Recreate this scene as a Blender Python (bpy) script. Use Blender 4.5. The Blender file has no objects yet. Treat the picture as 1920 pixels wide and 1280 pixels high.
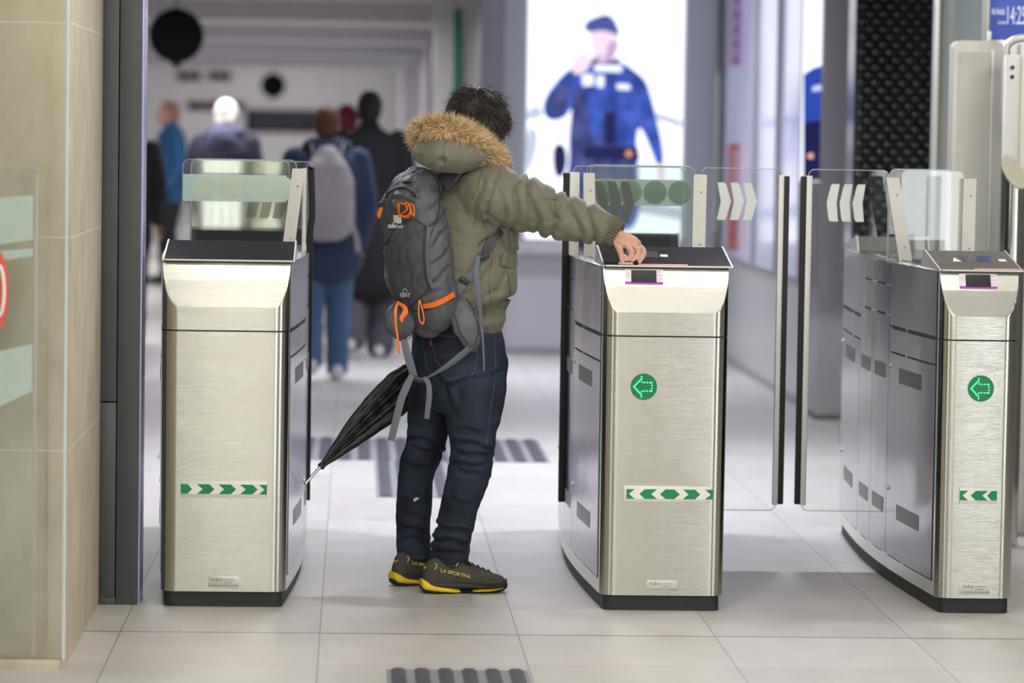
import bpy, bmesh, math, random
import numpy as np
from mathutils import Vector, Matrix, noise
random.seed(7); rng = np.random.default_rng(7)
PI = math.pi
sc = bpy.context.scene
COL = sc.collection

# ------------------------------------------------------------------ camera
# 118 mm equivalent lens, 1.52 m above the floor; floor tiles run along Y
F_PX = 6350.0; CAM_H = 1.52
TH = math.atan(387.4 / F_PX); PS = math.atan(299 * math.cos(TH) / F_PX); RO = 0.0154
D_ = Vector((math.sin(PS) * math.cos(TH), math.cos(PS) * math.cos(TH), -math.sin(TH)))
R0 = Vector((math.cos(PS), -math.sin(PS), 0)); U0 = R0.cross(D_)
R_ = R0 * math.cos(RO) + U0 * math.sin(RO); U_ = U0 * math.cos(RO) - R0 * math.sin(RO)
CAMP = Vector((0, 0, CAM_H))
cam = bpy.data.cameras.new('camera'); co = bpy.data.objects.new('camera', cam); COL.objects.link(co)
M_ = Matrix((R_, U_, -D_)).transposed().to_4x4(); M_.translation = CAMP
co.matrix_world = M_
cam.sensor_width = 36; cam.lens = F_PX / 1920 * 36; cam.clip_end = 200; cam.clip_start = 0.1
cam.dof.use_dof = True; cam.dof.focus_distance = 11.0; cam.dof.aperture_fstop = 2.4
sc.camera = co

def at(px, py, Y):
    """world point that the photo shows at pixel (px,py), at distance Y along the hall"""
    v = D_ + R_ * ((px - 960) / F_PX) + U_ * ((640 - py) / F_PX)
    return CAMP + v * (Y / v.y)

# ------------------------------------------------------------------ world, exposure
w = bpy.data.worlds.new('world'); sc.world = w; w.use_nodes = True
w.node_tree.nodes['Background'].inputs[0].default_value = (0.80, 0.82, 0.86, 1)
w.node_tree.nodes['Background'].inputs[1].default_value = 0.35
sc.view_settings.view_transform = 'Standard'; sc.view_settings.look = 'None'
sc.view_settings.exposure = 0.0; sc.view_settings.gamma = 1.0
try: sc.view_settings.use_curve_mapping = False
except Exception: pass
sc.cycles.max_bounces = 10; sc.cycles.transparent_max_bounces = 24
sc.cycles.sample_clamp_indirect = 6.0
sc.cycles.use_denoising = True

def area(name, loc, sx, sy, power, col=(1, 1, 1), rot=(0, 0, 0), spread=PI):
    l = bpy.data.lights.new(name, 'AREA'); l.shape = 'RECTANGLE'; l.size = sx; l.size_y = sy
    l.energy = power; l.color = col; l.spread = spread
    o = bpy.data.objects.new(name, l); o.location = loc; o.rotation_euler = rot; COL.objects.link(o)
    return o
WARM = (1.0, 0.955, 0.86); COOL = (0.90, 0.90, 1.0)
area('light_front_b', (0.9, 9.35, 2.93), 3.2, 0.35, 40, WARM)
area('light_front_e', (0.7, 6.9, 2.93), 3.2, 0.35, 34, WARM)
area('light_added_side', (3.0, 11.6, 2.93), 0.6, 0.6, 22, WARM)  # unseen lamp added to brighten the board and the right gate
area('light_front_c', (0.6, 3.6, 2.93), 3.0, 0.5, 100, WARM)
area('light_front_d', (0.4, -1.5, 2.93), 3.0, 0.5, 50, WARM)
area('light_gate_a', (0.35, 13.35, 2.93), 0.45, 0.12, 50, COOL)
area('light_gate_b', (1.75, 13.35, 2.93), 0.45, 0.12, 50, COOL)
area('light_gate_c', (-1.1, 13.6, 2.93), 0.45, 0.12, 45, COOL)
for i, y in enumerate((15.6, 21.3)):
    area('light_mid', (0.8, y, 2.9), 3.0, 0.35, 50, COOL, spread=1.9)
area('light_mid', (0.8, 18.4, 2.9), 3.0, 0.35, 22, COOL)
for i, y in enumerate((24.95, 31.0, 37.6, 44.4, 51.0)):
    area('light_far', (-1.6, y, 2.40), 3.6, 0.5, 75, (1.0, 0.95, 0.96))
area('light_far_wall', (-1.6, 55.0, 2.3), 3.6, 0.5, 60, (1.0, 0.95, 0.96), rot=(math.radians(50), 0, 0))

# ------------------------------------------------------------------ materials
def nm(name):
    m = bpy.data.materials.new(name); m.use_nodes = True
    return m, m.node_tree, m.node_tree.nodes['Principled BSDF']
def mat(name, col, rough=0.5, metal=0.0, bump=0.0, bscale=60.0, var=0.0, vscale=8.0, spec=0.5, emis=None, estr=0.0, sheen=0.0, stretch=(1, 1, 1), coat=0.0):
    m, nt, b = nm(name)
    b.inputs['Base Color'].default_value = (*col, 1); b.inputs['Roughness'].default_value = rough
    b.inputs['Metallic'].default_value = metal; b.inputs['Specular IOR Level'].default_value = spec
    if sheen: b.inputs['Sheen Weight'].default_value = sheen
    if coat: b.inputs['Coat Weight'].default_value = coat
    if emis: b.inputs['Emission Color'].default_value = (*emis, 1); b.inputs['Emission Strength'].default_value = estr
    if bump or var:
        tc = nt.nodes.new('ShaderNodeTexCoord'); mp = nt.nodes.new('ShaderNodeMapping'); mp.inputs['Scale'].default_value = stretch
        nt.links.new(tc.outputs['Object'], mp.inputs['Vector'])
        if bump:
            n = nt.nodes.new('ShaderNodeTexNoise'); n.inputs['Scale'].default_value = bscale; n.inputs['Detail'].default_value = 4
            nt.links.new(mp.outputs[0], n.inputs['Vector'])
            bp = nt.nodes.new('ShaderNodeBump'); bp.inputs['Strength'].default_value = bump; bp.inputs['Distance'].default_value = 0.004
            nt.links.new(n.outputs[0], bp.inputs['Height']); nt.links.new(bp.outputs[0], b.inputs['Normal'])
        if var:
            n = nt.nodes.new('ShaderNodeTexNoise'); n.inputs['Scale'].default_value = vscale; n.inputs['Detail'].default_value = 5
            nt.links.new(mp.outputs[0], n.inputs['Vector'])
            mx = nt.nodes.new('ShaderNodeMix'); mx.data_type = 'RGBA'
            mx.inputs[6].default_value = (*[c * (1 - var) for c in col], 1); mx.inputs[7].default_value = (*[min(1, c * (1 + var)) for c in col], 1)
            nt.links.new(n.outputs[0], mx.inputs[0]); nt.links.new(mx.outputs[2], b.inputs['Base Color'])
    return m
def emis(name, col, s=1.0):
    m = bpy.data.materials.new(name); m.use_nodes = True; nt = m.node_tree; nt.nodes.clear()
    e = nt.nodes.new('ShaderNodeEmission'); e.inputs[0].default_value = (*col, 1); e.inputs[1].default_value = s
    o = nt.nodes.new('ShaderNodeOutputMaterial'); nt.links.new(e.outputs[0], o.inputs[0]); return m
def glass(name, tint=(0.965, 0.985, 0.975), refl=0.025, frost=0.0, fcol=(0.8, 0.88, 0.84), tr=0.45):
    """thin clear sheet: straight-through light plus fresnel gloss, optional frosted film"""
    m = bpy.data.materials.new(name); m.use_nodes = True; nt = m.node_tree; nt.nodes.clear()
    t = nt.nodes.new('ShaderNodeBsdfTransparent'); t.inputs[0].default_value = (*tint, 1)
    g = nt.nodes.new('ShaderNodeBsdfGlossy'); g.inputs['Roughness'].default_value = 0.02
    lw = nt.nodes.new('ShaderNodeFresnel'); lw.inputs[0].default_value = 1.35
    ad = nt.nodes.new('ShaderNodeMath'); ad.operation = 'ADD'; ad.inputs[1].default_value = refl; ad.use_clamp = True
    nt.links.new(lw.outputs[0], ad.inputs[0])
    mx = nt.nodes.new('ShaderNodeMixShader'); nt.links.new(ad.outputs[0], mx.inputs[0]); nt.links.new(t.outputs[0], mx.inputs[1]); nt.links.new(g.outputs[0], mx.inputs[2])
    out = nt.nodes.new('ShaderNodeOutputMaterial'); last = mx
    if frost:
        d = nt.nodes.new('ShaderNodeBsdfDiffuse'); d.inputs[0].default_value = (*fcol, 1)
        tl = nt.nodes.new('ShaderNodeBsdfTranslucent'); tl.inputs[0].default_value = (*fcol, 1)
        dd = nt.nodes.new('ShaderNodeMixShader'); dd.inputs[0].default_value = tr; nt.links.new(d.outputs[0], dd.inputs[1]); nt.links.new(tl.outputs[0], dd.inputs[2])
        m2 = nt.nodes.new('ShaderNodeMixShader'); m2.inputs[0].default_value = frost
        nt.links.new(mx.outputs[0], m2.inputs[1]); nt.links.new(dd.outputs[0], m2.inputs[2]); last = m2
    nt.links.new(last.outputs[0], out.inputs[0]); return m
def steel(name, col=(0.62, 0.62, 0.60), rough=0.17, aniso=1.0, bump=0.16, rot=0.25, streak=(7, 7, 1500)):
    m, nt, b = nm(name)
    b.inputs['Metallic'].default_value = 1; b.inputs['Base Color'].default_value = (*col, 1)
    b.inputs['Anisotropic'].default_value = aniso; b.inputs['Anisotropic Rotation'].default_value = rot
    tg = nt.nodes.new('ShaderNodeTangent'); tg.direction_type = 'RADIAL'; tg.axis = 'Z'; nt.links.new(tg.outputs[0], b.inputs['Tangent'])
    tc = nt.nodes.new('ShaderNodeTexCoord'); mp = nt.nodes.new('ShaderNodeMapping'); mp.inputs['Scale'].default_value = streak
    nt.links.new(tc.outputs['Object'], mp.inputs[0])
    n = nt.nodes.new('ShaderNodeTexNoise'); n.inputs['Scale'].default_value = 1.0; n.inputs['Detail'].default_value = 3; nt.links.new(mp.outputs[0], n.inputs['Vector'])
    mr = nt.nodes.new('ShaderNodeMapRange'); mr.inputs[3].default_value = rough - 0.03; mr.inputs[4].default_value = rough + 0.05
    nt.links.new(n.outputs[0], mr.inputs[0]); nt.links.new(mr.outputs[0], b.inputs['Roughness'])
    n2 = nt.nodes.new('ShaderNodeTexNoise'); n2.inputs['Scale'].default_value = 3.2; n2.inputs['Detail'].default_value = 1; nt.links.new(tc.outputs['Object'], n2.inputs['Vector'])
    b2 = nt.nodes.new('ShaderNodeBump'); b2.inputs['Strength'].default_value = 0.28; b2.inputs['Distance'].default_value = 0.012; nt.links.new(n2.outputs[0], b2.inputs['Height'])
    bp = nt.nodes.new('ShaderNodeBump'); bp.inputs['Strength'].default_value = bump; bp.inputs['Distance'].default_value = 0.001
    nt.links.new(n.outputs[0], bp.inputs['Height']); nt.links.new(b2.outputs[0], bp.inputs['Normal']); nt.links.new(bp.outputs[0], b.inputs['Normal'])
    return m

M = {}
M['steel'] = steel('brushed_steel', (0.56, 0.565, 0.51))
M['steel_dark'] = steel('side_steel', (0.28, 0.28, 0.31), rough=0.14, aniso=0.6, bump=0.04)
def dull(name, col, gl=0.06, rough=0.3):
    m = bpy.data.materials.new(name); m.use_nodes = True; nt = m.node_tree; nt.nodes.clear()
    d = nt.nodes.new('ShaderNodeBsdfDiffuse'); d.inputs[0].default_value = (*col, 1); g = nt.nodes.new('ShaderNodeBsdfGlossy'); g.inputs['Roughness'].default_value = rough
    x = nt.nodes.new('ShaderNodeMixShader'); x.inputs[0].default_value = gl; o = nt.nodes.new('ShaderNodeOutputMaterial')
    nt.links.new(d.outputs[0], x.inputs[1]); nt.links.new(g.outputs[0], x.inputs[2]); nt.links.new(x.outputs[0], o.inputs[0]); return m
M['lid'] = dull('dark_lid', (0.022, 0.022, 0.026), 0.045)
M['lid_grey'] = dull('grey_lid', (0.12, 0.115, 0.095), 0.12)
M['alu'] = mat('aluminium', (0.62, 0.61, 0.56), 0.42, 0.85, bump=0.05, bscale=30, var=0.06, vscale=12)
M['alu_white'] = mat('pale_aluminium', (0.72, 0.72, 0.70), 0.45, 0.5, var=0.04)
M['black'] = mat('black_rubber', (0.012, 0.012, 0.013), 0.55, bump=0.1, bscale=120)
M['plinth'] = mat('black_plinth', (0.018, 0.018, 0.021), 0.6, bump=0.2, bscale=90)
M['groove'] = mat('dark_groove', (0.02, 0.02, 0.02), 0.6)
M['vent'] = mat('vent_grille', (0.13, 0.13, 0.14), 0.35, 0.7)
M['glass'] = glass('clear_glass')
M['glass_edge'] = mat('glass_edge', (0.55, 0.68, 0.64), 0.2, coat=0.5)
M['frost'] = glass('frosted_band', frost=0.74, fcol=(0.80, 0.93, 0.86), tr=0.58)
M['frost_disc'] = glass('frosted_disc', frost=0.95, fcol=(0.98, 1.0, 0.92), tr=0.68)
M['frost_dim'] = glass('frosted_pictogram', frost=0.8, fcol=(0.42, 0.55, 0.46))
M['chev'] = mat('white_chevron', (0.85, 0.93, 0.90), 0.6)
M['chev_backlit'] = mat('backlit_chevron', (0.10, 0.11, 0.10), 0.6)  # same white chevrons seen against the light, their shade put into the colour
M['white'] = mat('white_plastic', (0.80, 0.80, 0.80), 0.4)
M['cream'] = mat('photoluminescent_cream', (0.84, 0.85, 0.70), 0.5)
M['green'] = mat('safety_green', (0.0, 0.23, 0.085), 0.45)
M['disp'] = mat('display_glass', (0.02, 0.02, 0.022), 0.12)
M['purple'] = mat('purple_print', (0.45, 0.06, 0.50), 0.5)
M['pink'] = mat('pink_print', (0.75, 0.50, 0.78), 0.5)
M['ind'] = mat('indicator_green', (0.0, 0.06, 0.02), 0.3, emis=(0.0, 0.35, 0.12), estr=0.35)
M['led'] = emis('green_led', (0.10, 1.0, 0.30), 1.7)
M['ink'] = mat('grey_ink', (0.12, 0.12, 0.12), 0.6)

def floor_mat():
    m, nt, b = nm('floor_tiles'); L = nt.links.new
    g = nt.nodes.new('ShaderNodeNewGeometry'); sp = nt.nodes.new('ShaderNodeSeparateXYZ'); L(g.outputs['Position'], sp.inputs[0])
    def mth(op, a, bb=None):
        n = nt.nodes.new('ShaderNodeMath'); n.operation = op
        for i, v in enumerate((a, bb)):
            if v is None: continue
            if isinstance(v, (int, float)): n.inputs[i].default_value = v
            else: L(v, n.inputs[i])
        return n.outputs[0]
    def line(src, off, per, wd):
        a = mth('ADD', src, 100 * per - off); f = mth('MODULO', a, per); d = mth('MINIMUM', f, mth('SUBTRACT', per, f))
        return mth('LESS_THAN', d, wd)
    gx = line(sp.outputs[0], -0.090, 0.603, 0.0013)
    gy = line(sp.outputs[1], 10.235, 0.60, 0.0028)
    gy2 = line(sp.outputs[1], 10.235, 6.0, 0.0075)
    gr = mth('MAXIMUM', gx, mth('MULTIPLY', gy, 0.38)); gr = mth('MAXIMUM', gr, gy2)
    n1 = nt.nodes.new('ShaderNodeTexNoise'); n1.inputs['Scale'].default_value = 5; n1.inputs['Detail'].default_value = 8; n1.inputs['Roughness'].default_value = 0.65
    mp = nt.nodes.new('ShaderNodeMapping'); mp.inputs['Scale'].default_value = (1.6, 1, 1); L(g.outputs['Position'], mp.inputs[0]); L(mp.outputs[0], n1.inputs['Vector'])
    wn = nt.nodes.new('ShaderNodeTexWhiteNoise'); wn.noise_dimensions = '2D'
    cx = mth('FLOOR', mth('DIVIDE', mth('ADD', sp.outputs[0], 0.09), 0.603)); cy = mth('FLOOR', mth('DIVIDE', mth('SUBTRACT', sp.outputs[1], 10.235), 0.6))
    cb = nt.nodes.new('ShaderNodeCombineXYZ'); L(cx, cb.inputs[0]); L(cy, cb.inputs[1]); L(cb.outputs[0], wn.inputs['Vector'])
    f = mth('ADD', mth('MULTIPLY', n1.outputs[0], 0.8), mth('MULTIPLY', wn.outputs[0], 0.25))
    cr = nt.nodes.new('ShaderNodeValToRGB'); cr.color_ramp.elements[0].position = 0.25; cr.color_ramp.elements[0].color = (0.47, 0.455, 0.43, 1)
    cr.color_ramp.elements[1].position = 0.75; cr.color_ramp.elements[1].color = (0.60, 0.585, 0.565, 1); L(f, cr.inputs[0])
    # small dark specks of dirt
    n3 = nt.nodes.new('ShaderNodeTexNoise'); n3.inputs['Scale'].default_value = 26; n3.inputs['Detail'].default_value = 6; L(g.outputs['Position'], n3.inputs['Vector'])
    dm = nt.nodes.new('ShaderNodeMapRange'); dm.inputs[1].default_value = 0.66; dm.inputs[2].default_value = 0.80; dm.inputs[4].default_value = 0.5; L(n3.outputs[0], dm.inputs[0])
    mx0 = nt.nodes.new('ShaderNodeMix'); mx0.data_type = 'RGBA'; L(dm.outputs[0], mx0.inputs[0]); L(cr.outputs[0], mx0.inputs[6]); mx0.inputs[7].default_value = (0.25, 0.24, 0.22, 1)
    mx = nt.nodes.new('ShaderNodeMix'); mx.data_type = 'RGBA'; L(gr, mx.inputs[0]); L(mx0.outputs[2], mx.inputs[6]); mx.inputs[7].default_value = (0.16, 0.14, 0.12, 1)
    L(mx.outputs[2], b.inputs['Base Color'])
    rr = nt.nodes.new('ShaderNodeMapRange'); rr.inputs[3].default_value = 0.30; rr.inputs[4].default_value = 0.50; L(n1.outputs[0], rr.inputs[0]); L(rr.outputs[0], b.inputs['Roughness'])
    b.inputs['Specular IOR Level'].default_value = 0.45
    return m
def stone_mat():
    m, nt, b = nm('limestone_cladding'); L = nt.links.new
    g = nt.nodes.new('ShaderNodeNewGeometry'); sp = nt.nodes.new('ShaderNodeSeparateXYZ'); L(g.outputs['Position'], sp.inputs[0])
    n = nt.nodes.new('ShaderNodeTexNoise'); n.inputs['Scale'].default_value = 9; n.inputs['Detail'].default_value = 7; n.inputs['Roughness'].default_value = 0.6
    mp = nt.nodes.new('ShaderNodeMapping'); mp.inputs['Scale'].default_value = (1, 1, 0.5); L(g.outputs['Position'], mp.inputs[0]); L(mp.outputs[0], n.inputs['Vector'])
    cr = nt.nodes.new('ShaderNodeValToRGB'); cr.color_ramp.elements[0].position = 0.3; cr.color_ramp.elements[0].color = (0.47, 0.395, 0.28, 1)
    cr.color_ramp.elements[1].position = 0.72; cr.color_ramp.elements[1].color = (0.62, 0.54, 0.41, 1); L(n.outputs[0], cr.inputs[0])
    a = nt.nodes.new('ShaderNodeMath'); a.operation = 'MODULO'; L(sp.outputs[2], a.inputs[0]); a.inputs[1].default_value = 0.6045
    c = nt.nodes.new('ShaderNodeMath'); c.operation = 'LESS_THAN'; L(a.outputs[0], c.inputs[0]); c.inputs[1].default_value = 0.0035
    mx = nt.nodes.new('ShaderNodeMix'); mx.data_type = 'RGBA'; L(c.outputs[0], mx.inputs[0]); L(cr.outputs[0], mx.inputs[6]); mx.inputs[7].default_value = (0.74, 0.69, 0.58, 1)
    L(mx.outputs[2], b.inputs['Base Color']); b.inputs['Roughness'].default_value = 0.6
    return m
M['floor'] = floor_mat(); M['stone'] = stone_mat()
M['ceil'] = mat('ceiling_paint', (0.56, 0.54, 0.57), 0.7, var=0.03)
M['wallgrey'] = mat('far_wall_paint', (0.44, 0.43, 0.43), 0.7, var=0.04, vscale=2)
M['wallpale'] = mat('pale_panel', (0.62, 0.61, 0.64), 0.35, var=0.03, vscale=2)
M['lilac'] = mat('pale_glazed_wall', (0.66, 0.66, 0.82), 0.12, emis=(0.62, 0.64, 1.0), estr=0.22, var=0.06, vscale=1.5, stretch=(1, 6, 0.2))  # weak glow added to brighten the glazing
M['colgrey'] = mat('grey_column_paint', (0.33, 0.335, 0.36), 0.45, var=0.04)
M['collight'] = mat('pale_column_paint', (0.52, 0.56, 0.60), 0.35, var=0.04)
M['darkframe'] = mat('dark_grey_metal', (0.062, 0.072, 0.074), 0.42, 0.3, bump=0.05, bscale=160, var=0.05)
M['cladding'] = mat('black_scales', (0.005, 0.005, 0.007), 0.14)
M['beige'] = mat('beige_hall_wall', (0.66, 0.66, 0.54), 0.6, var=0.1, vscale=1)
M['beige_dark'] = mat('dark_hall_wall', (0.14, 0.135, 0.12), 0.5, var=0.1, vscale=1)

# ------------------------------------------------------------------ object helpers
def rootloc(o):
    v = Vector((0, 0, 0))
    while o: v = v + Vector(o.location); o = o.parent
    return v
def add(name, V, Fc, m, parent=None, smooth=35, mats=None, midx=None):
    """links one mesh object; V in world coordinates"""
    me = bpy.data.meshes.new(name)
    V = np.asarray(V, float)
    o0 = rootloc(parent) if parent else Vector((0, 0, 0))
    me.from_pydata([tuple(v) for v in (V - np.array(o0))], [], [tuple(f) for f in Fc])
    me.materials.append(m)
    for q in (mats or []): me.materials.append(q)
    if midx is not None: me.polygons.foreach_set('material_index', midx)
    bm = bmesh.new(); bm.from_mesh(me); bmesh.ops.recalc_face_normals(bm, faces=bm.faces)
    if smooth:
        a = math.radians(smooth)
        for f in bm.faces: f.smooth = True
        for e in bm.edges:
            if len(e.link_faces) == 2 and e.calc_face_angle(0) > a: e.smooth = False
    bm.to_mesh(me); bm.free(); me.update()
    o = bpy.data.objects.new(name, me); COL.objects.link(o)
    if parent: o.parent = parent
    return o
def tag(o, label=None, cat=None, group=None, kind=None):
    if label: o['label'] = label
    if cat: o['category'] = cat
    if group: o['group'] = group
    if kind: o['kind'] = kind
    return o
def thing(name, loc, label, cat, group=None):
    o = bpy.data.objects.new(name, None); o.empty_display_size = 0.1; o.location = loc; COL.objects.link(o)
    return tag(o, label, cat, group)
class MB:
    def __init__(s): s.V = []; s.F = []; s.I = []
    def add(s, V, Fc, i=0):
        n = len(s.V); s.V += [tuple(v) for v in V]; s.F += [tuple(a + n for a in f) for f in Fc]; s.I += [i] * len(Fc); return s
    def box(s, x0, x1, y0, y1, z0, z1, i=0):
        return s.add([(x0, y0, z0), (x1, y0, z0), (x1, y1, z0), (x0, y1, z0), (x0, y0, z1), (x1, y0, z1), (x1, y1, z1), (x0, y1, z1)],
                     [(0, 3, 2, 1), (4, 5, 6, 7), (0, 1, 5, 4), (1, 2, 6, 5), (2, 3, 7, 6), (3, 0, 4, 7)], i)
    def bbox(s, x0, x1, y0, y1, z0, z1, b=0.003, i=0):
        """box with chamfered vertical and horizontal edges"""
        bm = bmesh.new(); bmesh.ops.create_cube(bm, size=1)
        for v in bm.verts: v.co = Vector(((x0 + x1) / 2 + v.co.x * (x1 - x0), (y0 + y1) / 2 + v.co.y * (y1 - y0), (z0 + z1) / 2 + v.co.z * (z1 - z0)))
        bmesh.ops.bevel(bm, geom=bm.edges[:], offset=b, segments=2, affect='EDGES', profile=0.6)
        bm.verts.index_update(); s.add([v.co[:] for v in bm.verts], [[v.index for v in f.verts] for f in bm.faces], i); bm.free(); return s
    def prism(s, poly, axis, a, b, i=0):
        """poly: 2-D points, extruded along axis ('x','y','z') from a to b"""
        n = len(poly)
        def p(q, t): return {'x': (t, q[0], q[1]), 'y': (q[0], t, q[1]), 'z': (q[0], q[1], t)}[axis]
        V = [p(q, a) for q in poly] + [p(q, b) for q in poly]
        return s.add(V, [tuple(range(n))[::-1], tuple(range(n, 2 * n))] + [(k, (k + 1) % n, n + (k + 1) % n, n + k) for k in range(n)], i)
    def tube(s, *a, i=0, **k): V, Fc = tube(*a, **k); return s.add(V, Fc, i)
    def out(s, name, m, parent=None, smooth=35, mats=None):
        return add(name, s.V, s.F, m, parent, smooth, mats, s.I if mats else None)
def crom(P, m):
    """Catmull-Rom resample of an (n,k) array to m rows"""
    P = np.asarray(P, float)
    if P.ndim == 1: P = P[:, None]
    n = len(P)
    Q = np.vstack([2 * P[0] - P[1], P, 2 * P[-1] - P[-2]]); out = []
    for t in np.linspace(0, n - 1, m):
        k = min(int(t), n - 2); u = t - k; a, b, c, d = Q[k:k + 4]
        out.append(0.5 * ((2 * b) + (c - a) * u + (2 * a - 5 * b + 4 * c - d) * u * u + (3 * b - a - 3 * c + d) * u ** 3))
    return np.array(out)
def tube(pts, ra, rb=None, seg=24, m=None, ref=(0, 1, 0), dome=True, power=2.0, closed_ends=True, twist=0.0):
    """generalised tube; ra: radius across ref, rb: radius along ref"""
    P = np.array([tuple(p) for p in pts], float); n = len(P)
    ra = np.array([ra] * n if np.isscalar(ra) else ra, float); rb = ra.copy() if rb is None else np.array([rb] * n if np.isscalar(rb) else rb, float)
    if m: A = crom(np.column_stack([P, ra, rb]), m); P = A[:, :3]; ra = np.maximum(A[:, 3], 1e-4); rb = np.maximum(A[:, 4], 1e-4); n = m
    T = np.gradient(P, axis=0); T /= np.linalg.norm(T, axis=1)[:, None] + 1e-12
    if dome:
        hs = [0.92, 0.7, 0.38]; d0 = min(ra[0], rb[0]); d1 = min(ra[-1], rb[-1])
        P = np.vstack([[P[0] - T[0] * d0 * h for h in (0.98, 0.72, 0.38)], P, [P[-1] + T[-1] * d1 * h for h in (0.38, 0.72, 0.98)]])
        q = [0.22, 0.7, 0.925]
        ra = np.concatenate([ra[0] * np.array(q), ra, ra[-1] * np.array(q[::-1])]); rb = np.concatenate([rb[0] * np.array(q), rb, rb[-1] * np.array(q[::-1])])
        T = np.vstack([[T[0]] * 3, T, [T[-1]] * 3]); n += 6
    ref = np.array(ref, float); V = []
    th = np.linspace(0, 2 * PI, seg, endpoint=False); c = np.cos(th); s_ = np.sin(th)
    if power != 2: c = np.sign(c) * np.abs(c) ** (2 / power); s_ = np.sign(s_) * np.abs(s_) ** (2 / power)
    for k in range(n):
        rf = ref - T[k] * ref.dot(T[k])
        if np.linalg.norm(rf) < 1e-3: rf = np.array((1., 0, 0)) - T[k] * T[k][0]
        rf /= np.linalg.norm(rf); ac = np.cross(T[k], rf)
        V += list(P[k] + np.outer(c * ra[k], ac) + np.outer(s_ * rb[k], rf))
    Fc = [(k * seg + j, k * seg + (j + 1) % seg, (k + 1) * seg + (j + 1) % seg, (k + 1) * seg + j) for k in range(n - 1) for j in range(seg)]
    if closed_ends:
        Fc += [tuple(range(seg))[::-1], tuple(range((n - 1) * seg, n * seg))]
    return V, Fc
def ribbon(pts, wid, th=0.002, ref=(0, 1, 0), m=None):
    return tube(pts, wid / 2 if np.isscalar(wid) else [q / 2 for q in wid], th / 2, seg=8, m=m, ref=ref, dome=False, power=4)
def remesh(shapes, voxel=0.008, smooth=3, sfac=0.5):
    """union of closed shapes -> (V, F) of one continuous surface"""
    b = MB()
    for V, Fc in shapes: b.add(V, Fc)
    me = bpy.data.meshes.new('tmp'); me.from_pydata(b.V, [], b.F)
    bm = bmesh.new(); bm.from_mesh(me); bmesh.ops.recalc_face_normals(bm, faces=bm.faces); bm.to_mesh(me); bm.free()
    o = bpy.data.objects.new('tmp', me); COL.objects.link(o)
    r = o.modifiers.new('r', 'REMESH'); r.mode = 'VOXEL'; r.voxel_size = voxel
    if smooth: s = o.modifiers.new('s', 'SMOOTH'); s.iterations = smooth; s.factor = sfac
    dg = bpy.context.evaluated_depsgraph_get(); dg.update(); ev = o.evaluated_get(dg); em = ev.to_mesh()
    n = len(em.vertices); V = np.empty(n * 3); em.vertices.foreach_get('co', V); V = V.reshape(-1, 3)
    N = np.empty(n * 3); em.vertices.foreach_get('normal', N); N = N.reshape(-1, 3)
    Fc = [tuple(p.vertices) for p in em.polygons]
    ev.to_mesh_clear(); bpy.data.objects.remove(o); bpy.data.meshes.remove(me)
    return V, Fc, N
def nz(V, scale, stretch=(1, 1, 1), off=0.0):
    s = np.array(stretch) * scale
    return np.array([noise.noise(Vector((v[0] * s[0] + off, v[1] * s[1], v[2] * s[2]))) for v in V])
def sphere(c, r, seg=20, rings=12, axes=None):
    ax = np.eye(3) if axes is None else np.array(axes); r = (r, r, r) if np.isscalar(r) else r; V = []
    for k in range(rings + 1):
        ph = PI * k / rings
        for j in range(seg):
            t = 2 * PI * j / seg
            V.append(np.array(c) + ax[0] * r[0] * math.sin(ph) * math.cos(t) + ax[1] * r[1] * math.sin(ph) * math.sin(t) + ax[2] * r[2] * math.cos(ph))
    Fc = [(k * seg + j, k * seg + (j + 1) % seg, (k + 1) * seg + (j + 1) % seg, (k + 1) * seg + j) for k in range(rings) for j in range(seg)]
    return V, Fc
def cyl(c, r, y0, y1, seg=40, axis='y'):
    poly = [(c[0] + r * math.cos(2 * PI * k / seg), c[1] + r * math.sin(2 * PI * k / seg)) for k in range(seg)]
    return MB().prism(poly, axis, y0, y1)
def text(name, s, size, loc, xd, ud, m, parent, ext=0.0006, align='LEFT', spacing=1.0, shear=0.0, sx=1.0):
    cu = bpy.data.curves.new(name, 'FONT'); cu.body = s; cu.size = size; cu.extrude = ext; cu.align_x = align; cu.space_character = spacing; cu.shear = shear
    cu.materials.append(m); t0 = bpy.data.objects.new(name, cu); COL.objects.link(t0)
    dg = bpy.context.evaluated_depsgraph_get(); dg.update(); me = bpy.data.meshes.new_from_object(t0.evaluated_get(dg))
    bpy.data.objects.remove(t0); me.name = name
    if not me.materials: me.materials.append(m)
    if sx != 1:
        for v in me.vertices: v.co.x *= sx
    o = bpy.data.objects.new(name, me); COL.objects.link(o)
    x = Vector(xd).normalized(); u = Vector(ud); u = (u - x * u.dot(x)).normalized(); z = x.cross(u)
    R = Matrix((x, u, z)).transposed().to_4x4(); R.translation = Vector(loc) - rootloc(parent)
    o.parent = parent; o.matrix_local = R; return o
def structure(name, mb, m, smooth=35, mats=None):
    return tag(mb.out(name, m, None, smooth, mats), kind='structure')

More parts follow.
